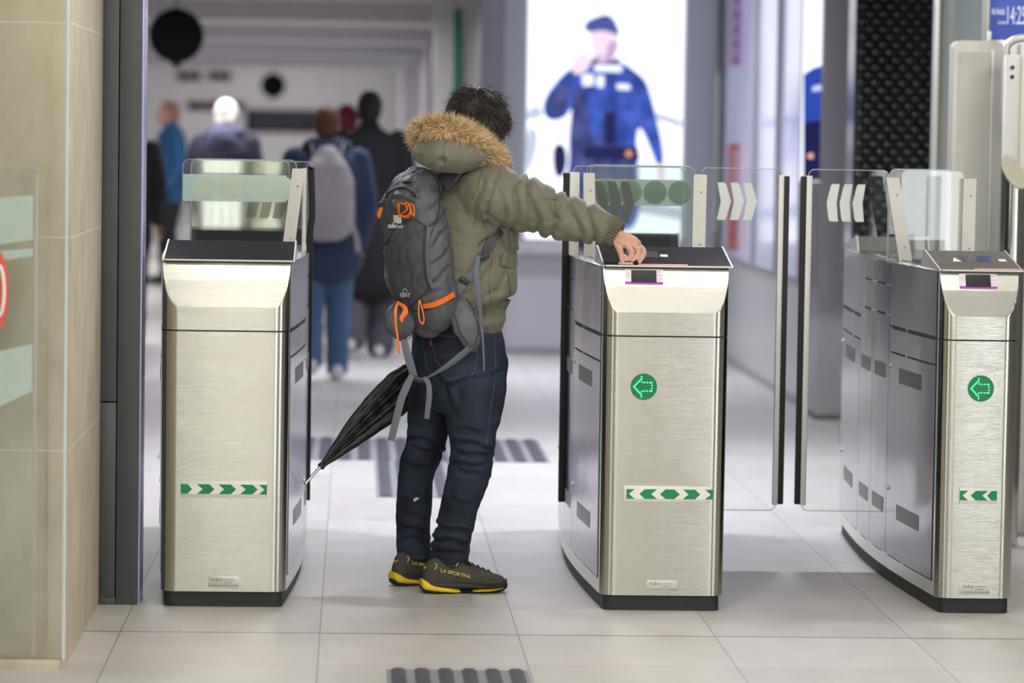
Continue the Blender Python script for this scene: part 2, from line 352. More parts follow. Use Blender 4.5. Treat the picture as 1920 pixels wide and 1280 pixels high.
# ================================================================== SETTING
structure('floor', MB().box(-9, 6, -8, 60, -0.1, 0), M['floor'])
structure('ceiling', MB().box(-9, 6, -8, 24.6, 3.0, 3.1), M['ceil'])
structure('ceiling_far', MB().box(-9, 6, 24.6, 60, 2.6, 3.1), M['ceil'])
structure('wall_back', MB().box(-9, 6, 58, 58.3, 0, 3.1), M['wallgrey'])
structure('wall_rear', MB().box(-9, 6, -8.2, -8, 0, 3.1), M['beige'])
structure('wall_left', MB().box(-9.2, -9, -8, 60, 0, 3.1), M['beige'])
structure('wall_hall_left', MB().box(-4.6, -4.4, 24, 58, 0, 2.6), M['wallpale'])
structure('wall_right', MB().box(4.5, 4.7, -8, 24, 0, 3.1), M['beige_dark'])
for i, y in enumerate((28.5, 34.5, 40.8, 47.5)):
    structure('trim_%d' % (i + 1), MB().box(-4.4, 0.78, y, y + 1.0, 2.44, 2.6), M['wallpale'])

# left stone wall, receding side faces the gates
structure('wall_stone', MB().bbox(-3.2, -0.802, 9.62, 10.80, 0, 3.0, 0.004), M['stone'])
# dark grey metal mullion next to the left gate
mb = MB().bbox(-0.815, -0.752, 10.815, 11.02, 0.652, 3.0, 0.002).bbox(-0.815, -0.752, 10.815, 11.02, 0.022, 0.648, 0.002).bbox(-0.815, -0.75, 10.812, 11.02, 0, 0.022, 0.001)
mb.bbox(-0.749, -0.681, 10.812, 11.02, 0, 3.0, 0.002)
structure('trim_5', mb, M['darkframe'])
structure('trim_6', MB().bbox(-0.681, -0.674, 10.83, 11.01, 0, 3.0, 0.001), mat('blue_grey_edge', (0.40, 0.42, 0.66), 0.25, 0.5))

# behind the camera, unseen: glowing panels added for the steel to mirror, ceiling tubes
structure('window_30', MB().box(-0.93, -0.70, -7.99, -7.95, 0.0, 2.7), emis('added_rear_glow', (1.0, 0.96, 0.66), 2.6))  # unseen panel added to put a yellow reflection on the left gate, not a real window
for k in range(4): structure('window_%d' % (35 + k), MB().box(-1.40 + k * .09, -1.35 + k * .09, -7.99, -7.95, 0.0, 2.7), emis('added_streak_glow', (1.0, 0.99, 0.90), 7.0))  # unseen glowing strips added to streak the left gate, not real windows
structure('window_32', MB().box(4.44, 4.49, -5.0, 1.2, 0.0, 2.95), emis('added_right_glow', (0.96, 0.97, 1.0), 5.0))  # unseen panel added so the front of the right gate mirrors white, not a real window
structure('window_33', MB().box(4.44, 4.49, 6.9, 8.0, 0.3, 2.8), emis('added_side_glow', (1.0, 0.99, 0.95), 5.0))  # unseen panel added for bright lines on the right gate corners, not a real window
structure('window_34', MB().box(-4.19, -4.15, 4.8, 6.0, 0.3, 2.8), emis('added_left_glow', (1.0, 0.97, 0.80), 3.5))  # unseen panel added for bright lines on the left gate corners, not a real window
structure('wall_left_front', MB().box(-4.4, -4.2, -8, 9.6, 0, 3.0), M['beige_dark'])
tube_m = emis('unseen_streak_light', (1.0, 0.98, 0.88), 50.0)
for k in range(4):
    xa, xb = -0.595 - 0.045 * k, -0.93 - 0.045 * k  # unseen tubes, slanted along the mirror ray to streak the left gate
    t = thing('unseen_streak_tube', ((xa + xb) / 2, 2.0, 2.95), ('rightmost', 'second from right', 'third from right', 'leftmost')[k] + ' of four thin unseen tubes slanted to streak the left gate', 'ceiling light', 'unseen ceiling tubes behind the camera')
    MB().prism([(xa - .008, 6.0), (xa + .008, 6.0), (xb + .008, -2.0), (xb - .008, -2.0)], 'z', 2.94, 2.96).out('tube', tube_m, t)

# pillars and shop walls to the right of the hall
pa = at(820, 100, 26); pb = at(905, 100, 26)
structure('wall_pillar', MB().box(0.60, 0.96, 26, 26.6, 0, 2.6), M['wallpale'])
mb = MB()
for y in range(27, 57, 3):
    mb.box(0.80, 0.9, y, y + 1.9, 0.0, 2.6); mb.box(0.72, 0.8, y + 1.9, y + 2.25, 0, 2.6)
structure('wall_shops', mb, M['wallpale'])
shopglow = emis('shop_window_light', (0.72, 0.80, 1.0), 1.1)
for i, y in enumerate(range(27, 57, 3)):
    structure('window_%d' % (i + 1), MB().box(0.90, 0.93, y + 1.9, y + 3.0, 0.3, 2.3), shopglow)
g = MB().bbox(0.742, 0.795, 25.95, 25.99, 1.72, 2.47, 0.004).out('banner_sign', mat('banner_green', (0.0, 0.22, 0.10), 0.5))
tag(g, 'narrow green vertical sign strip on the pale pillar above the man\'s head', 'sign')

# column group that carries the big screen
structure('wall_screen', MB().box(0.97, 2.50, 23.75, 24.3, 0, 3.0).box(0.97, 2.50, 23.62, 23.75, 0, 0.70), M['wallpale'])
structure('trim_7', MB().box(0.965, 2.50, 23.60, 23.62, 0.0, 0.035), M['colgrey'])
structure('trim_8', MB().bbox(0.97, 2.50, 23.45, 23.74, 0.70, 0.78, 0.01), M['wallpale'])
structure('wall_column_left', MB().bbox(0.855, 1.02, 23.5, 24.3, 0, 3.0, 0.01), M['colgrey'])
structure('trim_9', MB().bbox(1.02, 1.17, 23.52, 23.8, 0.78, 3.0, 0.01), M['collight'])
structure('wall_column_right', MB().bbox(2.285, 2.50, 23.5, 24.3, 0.78, 3.0, 0.01), M['collight'])

# receding wall on the right: solid dado, ledge, pale glazing with mullions
structure('wall_dado', MB().box(2.545, 2.75, 18.7, 23.8, 0, 0.70), M['wallpale'])
structure('baseboard_right', MB().box(2.53, 2.545, 18.7, 23.8, 0, 0.05), M['colgrey'])
structure('trim_10', MB().box(2.53, 2.75, 18.7, 23.8, 0.70, 0.725), M['colgrey'])
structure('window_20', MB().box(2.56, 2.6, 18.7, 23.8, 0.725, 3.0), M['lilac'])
mb = MB()
for y, d in ((23.4, 0.25), (21.55, 0.05), (20.4, 0.03), (18.9, 0.10)):
    mb.box(2.535, 2.56, y, y + d, 0.725, 3.0)
structure('trim_11', mb, M['colgrey'])
structure('wall_pilaster', MB().bbox(2.515, 2.745, 18.25, 18.8, 0.0, 3.0, 0.01), M['colgrey'])
structure('trim_12', MB().bbox(2.512, 2.748, 18.24, 18.8, 0.0, 0.03, 0.004), M['groove'])
# black scaled cladding
mb = MB().box(2.44, 2.85, 16.56, 16.8, 0, 3.0)
ks = 0
for r in range(64):
    for c in range(6):
        x = 2.475 + c * 0.068 + (0.034 if r % 2 else 0); z = 0.6 + r * 0.0375
        if x > 2.845: continue
        V, Fc = sphere((x, 16.56, z), (0.036, 0.03, 0.021), 12, 8); mb.add(V, Fc)
structure('wall_cladding', mb, M['cladding'])
structure('wall_right_far', MB().box(2.85, 4.5, 15.2, 16.8, 0, 3.0), M['wallpale'])

# ---- things behind the right gate
p = thing('glass_screen', (2.44, 14.0, 0), 'greenish grey full-height glass screen with aluminium edge right of the black scaled wall', 'glass screen')
MB().bbox(2.394, 2.415, 14.0, 14.06, 0, 3.0, 0.003).out('frame', M['alu'], p)
MB().box(2.415, 3.3, 14.02, 14.035, 0.0, 3.0).out('glass_pane', glass('greenish_glass', (0.80, 0.86, 0.80), 0.10, frost=0.25, fcol=(0.55, 0.6, 0.5)), p)

p = thing('display_board', (2.44, 13.2, 0), 'tall pale board in a rounded aluminium frame behind the right ticket gate', 'board')
def rrect(x0, x1, z0, z1, r, n=6, corners=(1, 1, 1, 1)):
    P = []
    for (cx, cz, a0, on) in ((x1 - r, z1 - r, 0, corners[0]), (x0 + r, z1 - r, 90, corners[1]), (x0 + r, z0 + r, 180, corners[2]), (x1 - r, z0 + r, 270, corners[3])):
        if on:
            for k in range(n + 1): a = math.radians(a0 + 90 * k / n); P.append((cx + r * math.cos(a), cz + r * math.sin(a)))
        else: P.append((cx + (r if a0 in (0, 270) else -r), cz + (r if a0 in (0, 90) else -r)))
    return P
MB().prism(rrect(2.335, 2.53, 0.08, 1.915, 0.03), 'y', 13.20, 13.31).out('frame', M['alu'], p)
MB().prism(rrect(2.350, 2.478, 0.14, 1.870, 0.004), 'y', 13.194, 13.20).out('panel', mat('pale_board', (0.66, 0.67, 0.58), 0.5, var=0.03), p)
MB().bbox(2.480, 2.492, 13.19, 13.2, 0.12, 1.88, 0.002).out('edge_strip', M['alu_white'], p)
MB().bbox(2.40, 2.47, 13.1, 13.4, 0.0, 0.08, 0.005).out('foot', M['alu'], p)

p = thing('handrail_post', (2.52, 12.95, 0), 'white square post with two black holes and a bent tube top at the right edge', 'post')
MB().bbox(2.490, 2.546, 12.93, 12.99, 0, 1.855, 0.004).out('upright', M['alu_white'], p)
for z in (1.807, 1.771):
    cyl((2.513, z), 0.0075, 12.924, 12.931, 20).out('bolt_hole', M['groove'], p)
MB().tube([(2.505, 13.02, 1.6), (2.505, 13.02, 1.86), (2.515, 13.02, 1.90), (2.55, 13.02, 1.92), (2.60, 13.02, 1.925)], 0.016, m=24, seg=16).out('bent_tube', M['alu'], p)
MB().bbox(2.552, 2.62, 12.97, 13.08, 0, 1.90, 0.01).out('frame', M['alu'], p)

p = thing('steel_bollard', (2.475, 12.6, 0), 'round mirror-steel bollard with a slanted pale disc top at the right edge', 'bollard')
seg = 40; V = []; 
cx, cy, rr_ = 2.468, 12.62, 0.048
for z in (0, 1):
    for k in range(seg):
        a = 2 * PI * k / seg; dx, dy = rr_ * math.cos(a), rr_ * math.sin(a)
        V.append((cx + dx, cy + dy, 0 if z == 0 else 1.41 + dy * 1.15 - dx * 0.55))
add('tube', V, [(k, (k + 1) % seg, seg + (k + 1) % seg, seg + k) for k in range(seg)], mat('mirror_steel', (0.62, 0.62, 0.60), 0.1, 1.0), p)
add('slanted_top', [V[seg + k] for k in range(seg)] + [(v[0], v[1], v[2] - 0.006) for v in V[seg:]], [tuple(range(seg))] + [(k, (k + 1) % seg, seg + (k + 1) % seg, seg + k) for k in range(seg)], mat('pale_disc', (0.66, 0.64, 0.50), 0.35, 0.3), p)

p = thing('departure_sign', (2.65, 13.6, 1.9), 'blue illuminated train sign with white writing at the top right', 'sign')
MB().bbox(2.545, 3.0, 13.6, 13.68, 1.935, 2.5, 0.004).out('panel', mat('sign_blue', (0.03, 0.05, 0.22), 0.4, emis=(0.06, 0.10, 0.42), estr=0.55), p)
MB().bbox(2.545, 3.0, 13.6, 13.70, 1.85, 1.932, 0.004).out('lower_panel', M['white'], p)
MB().bbox(2.533, 2.545, 13.59, 13.70, 1.90, 2.5, 0.003).out('frame', M['alu'], p)
MB().bbox(2.536, 2.552, 13.58, 13.62, 1.905, 1.965, 0.003).out('bracket', M['alu_white'], p)
wt = emis('sign_writing', (0.8, 0.85, 1.0), 1.0)
for s_, z, px, py in (('Alta Velocidad', 0.040, 1859, 27), ('HIGH SPEED', 0.016, 1871, 45)):
    q = at(px, py, 13.597); text('lettering', s_, z, q, (1, 0, 0), (0, 0, 1), wt, p, sx=0.23 if z > .02 else 0.4)
q = at(1885, 45, 13.597); text('lettering', '14:25 9', 0.105, q, (1, 0, 0), (0, 0, 1), wt, p, sx=0.36)

# ---- left glass doors in front of the stone wall
p = thing('glass_door', (-1.4, 9.5, 0), 'tall clear glass door sheet in front of the limestone wall', 'glass door')
MB().box(-2.6, -0.806, 9.49, 9.50, 0.03, 3.0).out('pane', M['glass'], p)
MB().bbox(-0.806, -0.797, 9.485, 9.505, 0.03, 3.0, 0.001).out('polished_edge', mat('pale_glass_edge', (0.62, 0.72, 0.72), 0.15, coat=0.6), p, )
MB().bbox(-2.6, -0.81, 9.47, 9.52, 0.0, 0.03, 0.003).out('floor_rail', M['stone'], p)
p = thing('glass_gate', (-1.2, 9.3, 0), 'waist-high glass panel with pale frosted stripes at the left edge', 'glass panel')
MB().box(-1.6, -0.874, 9.30, 9.31, 0.07, 1.405).out('pane', M['glass'], p)
MB().bbox(-0.874, -0.864, 9.296, 9.314, 0.07, 1.405, 0.002).out('end_profile', mat('grey_edge', (0.38, 0.36, 0.30), 0.4), p)
MB().bbox(-0.884, -0.862, 9.292, 9.318, 1.397, 1.408, 0.002).out('top_clip', M['colgrey'], p)
fr = glass('frosted_stripe', frost=0.78, fcol=(0.74, 0.84, 0.78))
for z0, z1, t in ((1.215, 1.335, 0.03), (1.17, 1.19, 0.03), (0.80, 0.93, 0.09)):
    MB().prism([(-1.6, z0 - t * 4), (-0.876, z0), (-0.876, z1), (-1.6, z1 - t * 2)], 'y', 9.2955, 9.2995).out('frosted_stripe', fr, p)
q = at(5, 545, 9.29)
MB().prism([(q.x - 0.02 + 0.036 * math.cos(a * PI / 20), q.z + 0.112 * math.sin(a * PI / 20)) for a in range(40)], 'y', 9.289, 9.294).out('warning_sticker', mat('red_sticker', (0.72, 0.09, 0.05), 0.4), p)
MB().tube([(q.x - 0.01 + 0.014 * math.cos(a), 9.287, q.z + 0.068 * math.sin(a)) for a in np.linspace(-1.7, 1.7, 12)], 0.005, seg=8).out('sticker_symbol', M['white'], p)

# ---- tactile strips in the floor
tact = mat('tactile_grey', (0.24, 0.245, 0.28), 0.5, bump=0.1); tact2 = mat('tactile_rib', (0.065, 0.068, 0.085), 0.55, bump=0.1)
def tactile(x0, x1, y0, y1, label, n, along='y'):
    b = MB().box(x0, x1, y0, y1, 0.0005, 0.003); pt = (x1 - x0) / n
    for k in range(n): b.prism([(x0 + pt * (k + .18), 0.003), (x0 + pt * (k + .34), 0.0085), (x0 + pt * (k + .66), 0.0085), (x0 + pt * (k + .82), 0.003)], 'y', y0, y1, 1)
    o = b.out('tactile_strip', tact, mats=[tact2]); tag(o, label, 'tactile paving')
tactile(-0.90, 0.925, 15.68, 16.80, 'long ribbed grey tactile strip across the floor beyond the gates', 20)
tactile(0.106, 0.51, 14.10, 15.67, 'short ribbed grey tactile strip leading from the crossing strip towards the gates', 5)
tactile(0.106, 0.506, 8.6, 9.53, 'ribbed grey tactile strip at the bottom edge of the floor', 6)

# ================================================================== TICKET GATES
Y0, Y1 = 10.78, 13.02
def outline(x0, x1, inset=0.0, r=0.05, bulge=0.045, nc=20, ns=14):
    """plan of a gate: flat ends, rounded corners, gently bowed sides"""
    xa, xb = x0 + inset, x1 - inset; ya, yb = Y0 + inset, Y1 - inset; P = []
    for (cx, cy, a0) in ((xa + r, ya + r, 180), (xb - r, ya + r, 270), (xb - r, yb - r, 0), (xa + r, yb - r, 90)):
        for k in range(nc + 1): a = math.radians(a0 + 90 * k / nc); P.append((cx + r * math.cos(a), cy + r * math.sin(a)))
        if a0 == 270: P += [(xb + bulge * math.sin(PI * t / ns), ya + r + (yb - ya - 2 * r) * t / ns) for t in range(1, ns)]
        if a0 == 90: P += [(xa - bulge * math.sin(PI * t / ns), yb - r - (yb - ya - 2 * r) * t / ns) for t in range(1, ns)]
    return P
def cut(z):
    """how far the scooped front lies behind the front plane"""
    return float(np.interp(z, [0.96, 1.042, 1.104], [0.0, 0.028, 0.056]))
def side_plate(b, x0, x1, side, ya, yb, z0, z1, t=0.0018, bulge=0.045):
    r = 0.05; n = 8; o = []
    for q in np.linspace(ya, yb, n):
        u = (q - Y0 - r) / (Y1 - Y0 - 2 * r); d = bulge * math.sin(PI * min(max(u, 0), 1))
        o.append((x1 + d if side > 0 else x0 - d, q))
    V = []; cx = (x0 + x1) / 2; g_ = lambda x, z: cx + (x - cx) * (1 + 0.012 * (z - 0.05))
    for (x, y) in o: V += [(g_(x - side * 0.001, z0), y, z0), (g_(x, z0) + side * t, y, z0), (g_(x, z1) + side * t, y, z1), (g_(x - side * 0.001, z1), y, z1)]
    Fc = [(4 * k + a, 4 * k + (a + 1) % 4, 4 * k + 4 + (a + 1) % 4, 4 * k + 4 + a) for k in range(n - 1) for a in range(4)] + [(0, 1, 2, 3), (4 * n - 1, 4 * n - 2, 4 * n - 3, 4 * n - 4)]
    return b.add(V, Fc)
def xs(x0, x1, side, y, bulge=0.045):
    d = bulge * math.sin(PI * min(max((y - Y0 - .05) / (Y1 - Y0 - .1), 0), 1)); return x1 + d if side > 0 else x0 - d
def chevrons(b, x, z0, z1, dirn, y, wd=0.036, pitch=0.046, n=3):
    zm = (z0 + z1) / 2; k = 0.013 * dirn
    for i in range(n):
        a = x + i * pitch; P = [(a, z0), (a + wd * .8, z0), (a + wd * .92, z0 + .006), (a + wd + k, zm), (a + wd * .92, z1 - .012), (a + wd * .7, z1), (a, z1), (a + k, zm)]
        if dirn < 0: P = [(a + wd - (q[0] - a) , q[1]) for q in P]; P = [(2 * a + wd - q[0], q[1]) for q in P]; P = [(a, z0 + .01), (a + wd * .15, z0), (a + wd * .95, z0), (a + wd * .78, zm), (a + wd * 1.05, z1), (a + wd * .3, z1), (a + wd * .15, z1 - .01), (a - wd * .2, zm)]
        b.prism(P, 'y', y - 0.0006, y)
def gate(x0, x1, label, lid, sides_leaf, icons, display, arrow, strip, plate):
    g = thing('ticket_gate', ((x0 + x1) / 2, (Y0 + Y1) / 2, 0), label, 'ticket gate', 'row of ticket gates')
    MB().prism(outline(x0, x1, 0.012, 0.03), 'z', 0, 0.056).out('plinth', M['plinth'], g)
    ol = outline(x0, x1); n = len(ol)
    grow = 0.006
    def ring(z, clamp=False):
        e = grow * (z - 0.05); P = []
        cx = (x0 + x1) / 2
        for (x, y) in ol:
            xx = cx + (x - cx) * (1 + e * 2); yy = y
            if clamp: yy = max(y, Y0 + cut(z)); yy = min(yy, Y1 - cut(z))
            P.append((xx, yy, z))
        return P
    def stack(levels, clamp): 
        V = []
        for z in levels: V += ring(z, clamp)
        m_ = len(levels)
        Fc = [(a * n + k, a * n + (k + 1) % n, (a + 1) * n + (k + 1) % n, (a + 1) * n + k) for a in range(m_ - 1) for k in range(n)]
        return V, Fc + [tuple(range(n))[::-1], tuple(range((m_ - 1) * n, m_ * n))]
    add('lower_body', *stack([0.05, 0.3, 0.6, 0.881], False), M['steel'], g)
    add('seam', *stack([0.8805, 0.8865], False), M['groove'], g).scale = (0.992, 0.998, 1)
    add('upper_body', *stack([0.886, 0.93, 0.9598] + [0.96 + 0.082 * k / 24 for k in range(25)] + [1.042 + 0.0615 * k / 18 for k in range(1, 19)], True), M['steel'], g, smooth=14)
    ex = 0.003
    for rear in (0, 1):
        f = (lambda y: Y0 + Y1 - y) if rear else (lambda y: y)
        prof = [(10.826, 1.1035), (10.826, 1.1085), (11.13, 1.159), (11.145, 1.159), (11.19, 1.1035)]
        lm = MB().prism([(f(a), z) for a, z in prof], 'x', x0 - ex + 0.004, x1 + ex + 0.008).out('lid', lid, g)
        cb = MB()
        for xx in (x0 - ex - 0.001, x1 + ex + 0.008): cb.prism([(f(10.824), 1.1035), (f(10.824), 1.108), (f(11.128), 1.162), (f(11.149), 1.162), (f(11.196), 1.1035)], 'x', xx, xx + 0.005)
        cb.box(x0 + 0.004, x1 + .01, min(f(10.820), f(10.827)), max(f(10.820), f(10.827)), 1.1036, 1.109)
        cb.out('lid_trim', M['alu'] , g)
        if rear == 0 and icons:
            def onlid(x, y): return (x, y, 1.1085 + (y - 10.826) * 0.1661 + 0.0012)
            cxl = x0
            if icons:
                Q = lambda pts: [onlid(*q) for q in pts]
                t = Q([(cxl + .062, 10.955), (cxl + .088, 10.955), (cxl + .075, 11.02)]); add('triangle_icon', t + [(a, b, c - .001) for a, b, c in t], [(0, 1, 2), (0, 1, 4, 3), (1, 2, 5, 4), (2, 0, 3, 5)], M['cream'], lm)
                sx = icons[0]; t = Q([(sx, 10.95), (sx + .105, 10.95), (sx + .105, 11.05), (sx, 11.05)]); add('slot', t + [(a, b, c - .001) for a, b, c in t], [(0, 1, 2, 3), (0, 1, 5, 4), (1, 2, 6, 5), (2, 3, 7, 6), (3, 0, 4, 7)], M['disp'], lm)
                sx = icons[1]; t = Q([(sx, 10.965), (sx + .024, 10.965), (sx + .024, 11.0), (sx, 11.0)]); add('dash_icon', t + [(a, b, c - .001) for a, b, c in t], [(0, 1, 2, 3), (0, 1, 5, 4), (1, 2, 6, 5), (2, 3, 7, 6), (3, 0, 4, 7)], M['white'], lm)
                t = Q([(x0 + .11, 10.83), (x0 + .27, 10.83), (x0 + .27, 10.845), (x0 + .11, 10.845)]); add('reader_pad', t + [(a, b, c - .001) for a, b, c in t], [(0, 1, 2, 3), (0, 1, 5, 4), (1, 2, 6, 5), (2, 3, 7, 6), (3, 0, 4, 7)], mat('reader_red', (0.75, 0.35, 0.33), 0.4), lm)
    # deck between the two heads
    MB().bbox(x0 + 0.01, x1 - 0.01, 11.2, 12.6, 1.1, 1.108, 0.002).out('deck', M['steel_dark'], g)
    # side panels
    for s in (-1, 1):
        A, B = (10.862, 11.566), (12.234, 12.938)
        side_plate(MB(), x0, x1, s, 10.85, 12.95, 0.095, 1.1, 0.0006).out('panel_gap', M['groove'], g, 60)
        for ya, yb in (A, B):
            side_plate(MB(), x0, x1, s, ya, yb, 0.890, 1.0985).out('upper_panel', M['steel_dark'], g, 60)
            side_plate(MB(), x0, x1, s, ya, yb, 0.80, 0.877).out('middle_panel', M['steel_dark'], g, 60)
            d = side_plate(MB(), x0, x1, s, ya, yb, 0.10, 0.794, 0.003).out('side_door', M['steel_dark'], g, 60)
            for z0 in (0.70, 0.235):
                yc = (ya + yb) / 2; side_plate(MB(), x0, x1, s, yc - 0.17, yc + 0.17, z0, z0 + 0.052, 0.0042).out('vent', M['vent'], d, 60)
            for z0 in (0.38, 0.80):
                xx = xs(x0, x1, s, yb - 0.03); lk = cyl((yb - 0.03, z0 - 0.05), 0.008, min(xx, xx + s * 0.009), max(xx, xx + s * 0.009), 12, 'x').out('lock', M['alu_white'], d)
        for ya, yb in ((11.571, 11.8975), (11.9025, 12.229)):
            side_plate(MB(), x0, x1, s, ya, yb, 1.028, 1.0985).out('upper_panel', M['steel_dark'], g, 60)
            side_plate(MB(), x0, x1, s, ya, yb, 0.925, 1.022).out('middle_panel', M['steel_dark'], g, 60)
            d = side_plate(MB(), x0, x1, s, ya, yb, 0.10, 0.918, 0.003).out('side_door', M['steel_dark'], g, 60)
            for z0 in (0.70, 0.235): side_plate(MB(), x0, x1, s, ya + .05, yb - .05, z0, z0 + 0.05, 0.0042).out('vent', M['vent'], d, 60)
    # glass screens across the deck
    ga, gb = x0 + 0.012, x1 - 0.022
    for k, y in enumerate((11.72, 12.06)):
        o = MB().prism(rrect(ga + k * .012, gb + k * .018, 1.108, 1.418, 0.022, corners=(1, 1, 0, 0)), 'y', y, y + 0.008).out('glass_screen', M['glass'], g)
        P = rrect(ga + k * .012, gb + k * .018, 1.108, 1.418, 0.022, corners=(1, 1, 0, 0))
        MB().tube([(gb + k * .018, y + .004, 1.11)] + [(a, y + .004, b) for a, b in P[:14]] + [(ga + k * .012, y + .004, 1.11)], 0.0013, seg=6, dome=False).out('glass_rim', M['glass_edge'], o)
        if k == (1 if arrow else 0) and x1 - x0 > 0.3:
            bd = MB().box(ga, gb - (0.0 if sides_leaf[1] == 0 else 0.01), y - 0.0008, y - 0.0002, 1.275, 1.368).out('frosted_band', M['frost'], o)
            for c in range(4):
                cyl((ga + 0.078 + c * 0.089, 1.322), 0.042, y - 0.0018, y - 0.0009, 36).out('frosted_disc', M['frost_dim'] if arrow else M['frost_disc'], bd)
    # sliding leaves
    yl = 11.9
    for side, st in ((-1, sides_leaf[0]), (1, sides_leaf[1])):
        if st == 0: continue
        xe = x1 if side > 0 else x0
        if st == 1:   # extended across the passage
            a, b = (xe + 0.02, xe + 0.302) if side > 0 else (xe - 0.29, xe - 0.006)
        else:         # drawn back over the gate
            a, b = (x0 + 0.035, xe + 0.055) if side > 0 else (xe - 0.035, x1 - 0.045)
        lf = tag(MB().prism(rrect(a, b, 0.205 if st == 1 else 0.23, 1.414, 0.02), 'y', yl - 0.005, yl + 0.005).out('sliding_leaf', M['glass'], g), 'clear glass leaf with chevrons and black edge seal')
        P = rrect(a, b, 0.205 if st == 1 else 0.23, 1.414, 0.02); P.append(P[0])
        MB().tube([(u, yl, v) for u, v in P], 0.0014, seg=6, dome=False).out('glass_rim', M['glass_edge'], lf)
        if side > 0: e0, e1, f0, f1 = b - 0.010, b + 0.008, b + 0.008, b + 0.028
        else: e0, e1, f0, f1 = a - 0.008, a + 0.012, a - 0.027, a - 0.008
        if st == 2 and side > 0: e0, e1, f0, f1 = b - 0.035, b - 0.020, b - 0.016, b + 0.010
        if st == 2 and side < 0: e0, e1, f0, f1 = a - 0.013, a + 0.022, a - 0.035, a - 0.013
        MB().bbox(e0, e1, yl - 0.014, yl + 0.014, 0.225, 1.392, 0.002).out('edge_profile', M['alu_white'], lf)
        if st == 2 and side > 0:
            MB().tube([((f0 + f1) / 2 + dx, yl, z) for dx, z in ((-.003, 0.225), (-.003, 1.10), (.004, 1.22), (-.001, 1.38), (-.004, 1.39))], 0.0115, 0.011, m=24, seg=10, power=4, dome=False).out('rubber_seal', M['black'], lf)
        else:
            MB().bbox(f0, f1, yl - 0.013, yl + 0.013, 0.228, 1.39, 0.004).out('rubber_seal', M['black'], lf)
        cb = MB()
        if st == 1: chevrons(cb, (a + 0.055) if side > 0 else (a + 0.072), 1.232, 1.364, side, yl - 0.0052)
        else: chevrons(cb, (xe - 0.175) if side > 0 else (a + 0.075), 1.215, 1.362, 1, yl - 0.0052)
        cb.out('chevron_marks', M['chev'] if st == 1 else M['chev_backlit'], lf)
    # posts that clamp the glass
    def post(xb, xt, w=0.042):
        b = MB(); h0, h1 = 1.09, 1.392; b.add([(xb, 11.69, h0), (xb + w, 11.69, h0), (xb + w, 11.735, h0), (xb, 11.735, h0), (xt, 11.69, h1), (xt + w, 11.69, h1), (xt + w, 11.735, h1), (xt, 11.735, h1)],
                                               [(0, 3, 2, 1), (4, 5, 6, 7), (0, 1, 5, 4), (1, 2, 6, 5), (2, 3, 7, 6), (3, 0, 4, 7)])
        b.add([(xb - .006, 11.685, h0), (xb + .006, 11.685, h0), (xb + .006, 11.70, h0), (xb - .006, 11.70, h0), (xt - .006, 11.685, h1), (xt + .006, 11.685, h1), (xt + .006, 11.70, h1), (xt - .006, 11.70, h1)],
              [(0, 3, 2, 1), (4, 5, 6, 7), (0, 1, 5, 4), (1, 2, 6, 5), (2, 3, 7, 6), (3, 0, 4, 7)])
        po = b.out('glass_clamp_post', M['alu'], g)
        for t in (0.2, 0.8):
            z = h0 + (h1 - h0) * t; cyl((xb + (xt - xb) * t + w * .55, z), 0.0035, 11.686, 11.691, 12).out('screw', M['colgrey'], po)
    if sides_leaf[1] == 2: post(x1 - 0.040, x1 - 0.005, 0.036)
    else: post(x1 - 0.026, x1 - 0.024, 0.040)
    if sides_leaf[0] == 1: post(x0 + 0.012, x0 - 0.042, 0.040)
    if sides_leaf[0] == 2: post(x0 + 0.0, x0 - 0.008, 0.034)
    # safety strip
    sx0, sx1, zs, arrows = strip
    yb = Y0 - 0.0005
    sp_ = MB().bbox(sx0, sx1, yb - 0.006, yb, zs - 0.026, zs + 0.026, 0.002).out('safety_strip', M['alu_white'], g)
    MB().box(sx0 + arrows[1], sx1 + arrows[2], yb - 0.0068, yb - 0.0062, zs - 0.016, zs + 0.016).out('cream_tape', M['cream'], sp_)
    b = MB(); L0, L1 = sx0 + arrows[1], sx1 + arrows[2]
    h = 0.0155
    for (c, kind) in arrows[0]:
        x = L0 + c * (L1 - L0); hw = 0.028
        if kind == '>': P = [(x - hw, zs - h), (x + hw * .4, zs - h), (x + hw, zs), (x + hw * .4, zs + h), (x - hw, zs + h), (x - hw * .35, zs)]
        elif kind == '<': P = [(x + hw, zs - h), (x - hw * .4, zs - h), (x - hw, zs), (x - hw * .4, zs + h), (x + hw, zs + h), (x + hw * .35, zs)]
        elif kind == 'D': P = [(x - hw * .5, zs - h), (x + hw * .5, zs - h), (x + hw * 1.15, zs), (x + hw * .5, zs + h), (x - hw * .5, zs + h), (x - hw * 1.15, zs)]
        elif kind == '[': P = [(L0, zs - h), (L0 + .022, zs - h), (L0 + .036, zs), (L0 + .022, zs + h), (L0, zs + h)]
        elif kind == 'I': P = [(L0, zs - h), (L0 + .026, zs - h), (L0 + .008, zs), (L0 + .026, zs + h), (L0, zs + h)]
        elif kind == 'J': P = [(L1, zs - h), (L1 - .026, zs - h), (L1 - .008, zs), (L1 - .026, zs + h), (L1, zs + h)]
        elif kind == 'K': P = [(L1, zs - h), (L1 - .018, zs - h), (L1 - .032, zs), (L1 - .018, zs + h), (L1, zs + h)]
        b.prism(P, 'y', yb - 0.0074, yb - 0.0069)
    b.out('green_arrows', M['green'], sp_)
    # maker's plate
    px0 = plate
    pl = MB().bbox(px0, px0 + 0.098, yb - 0.0015, yb, 0.063, 0.100, 0.0006).out('rating_plate', M['alu'], g)
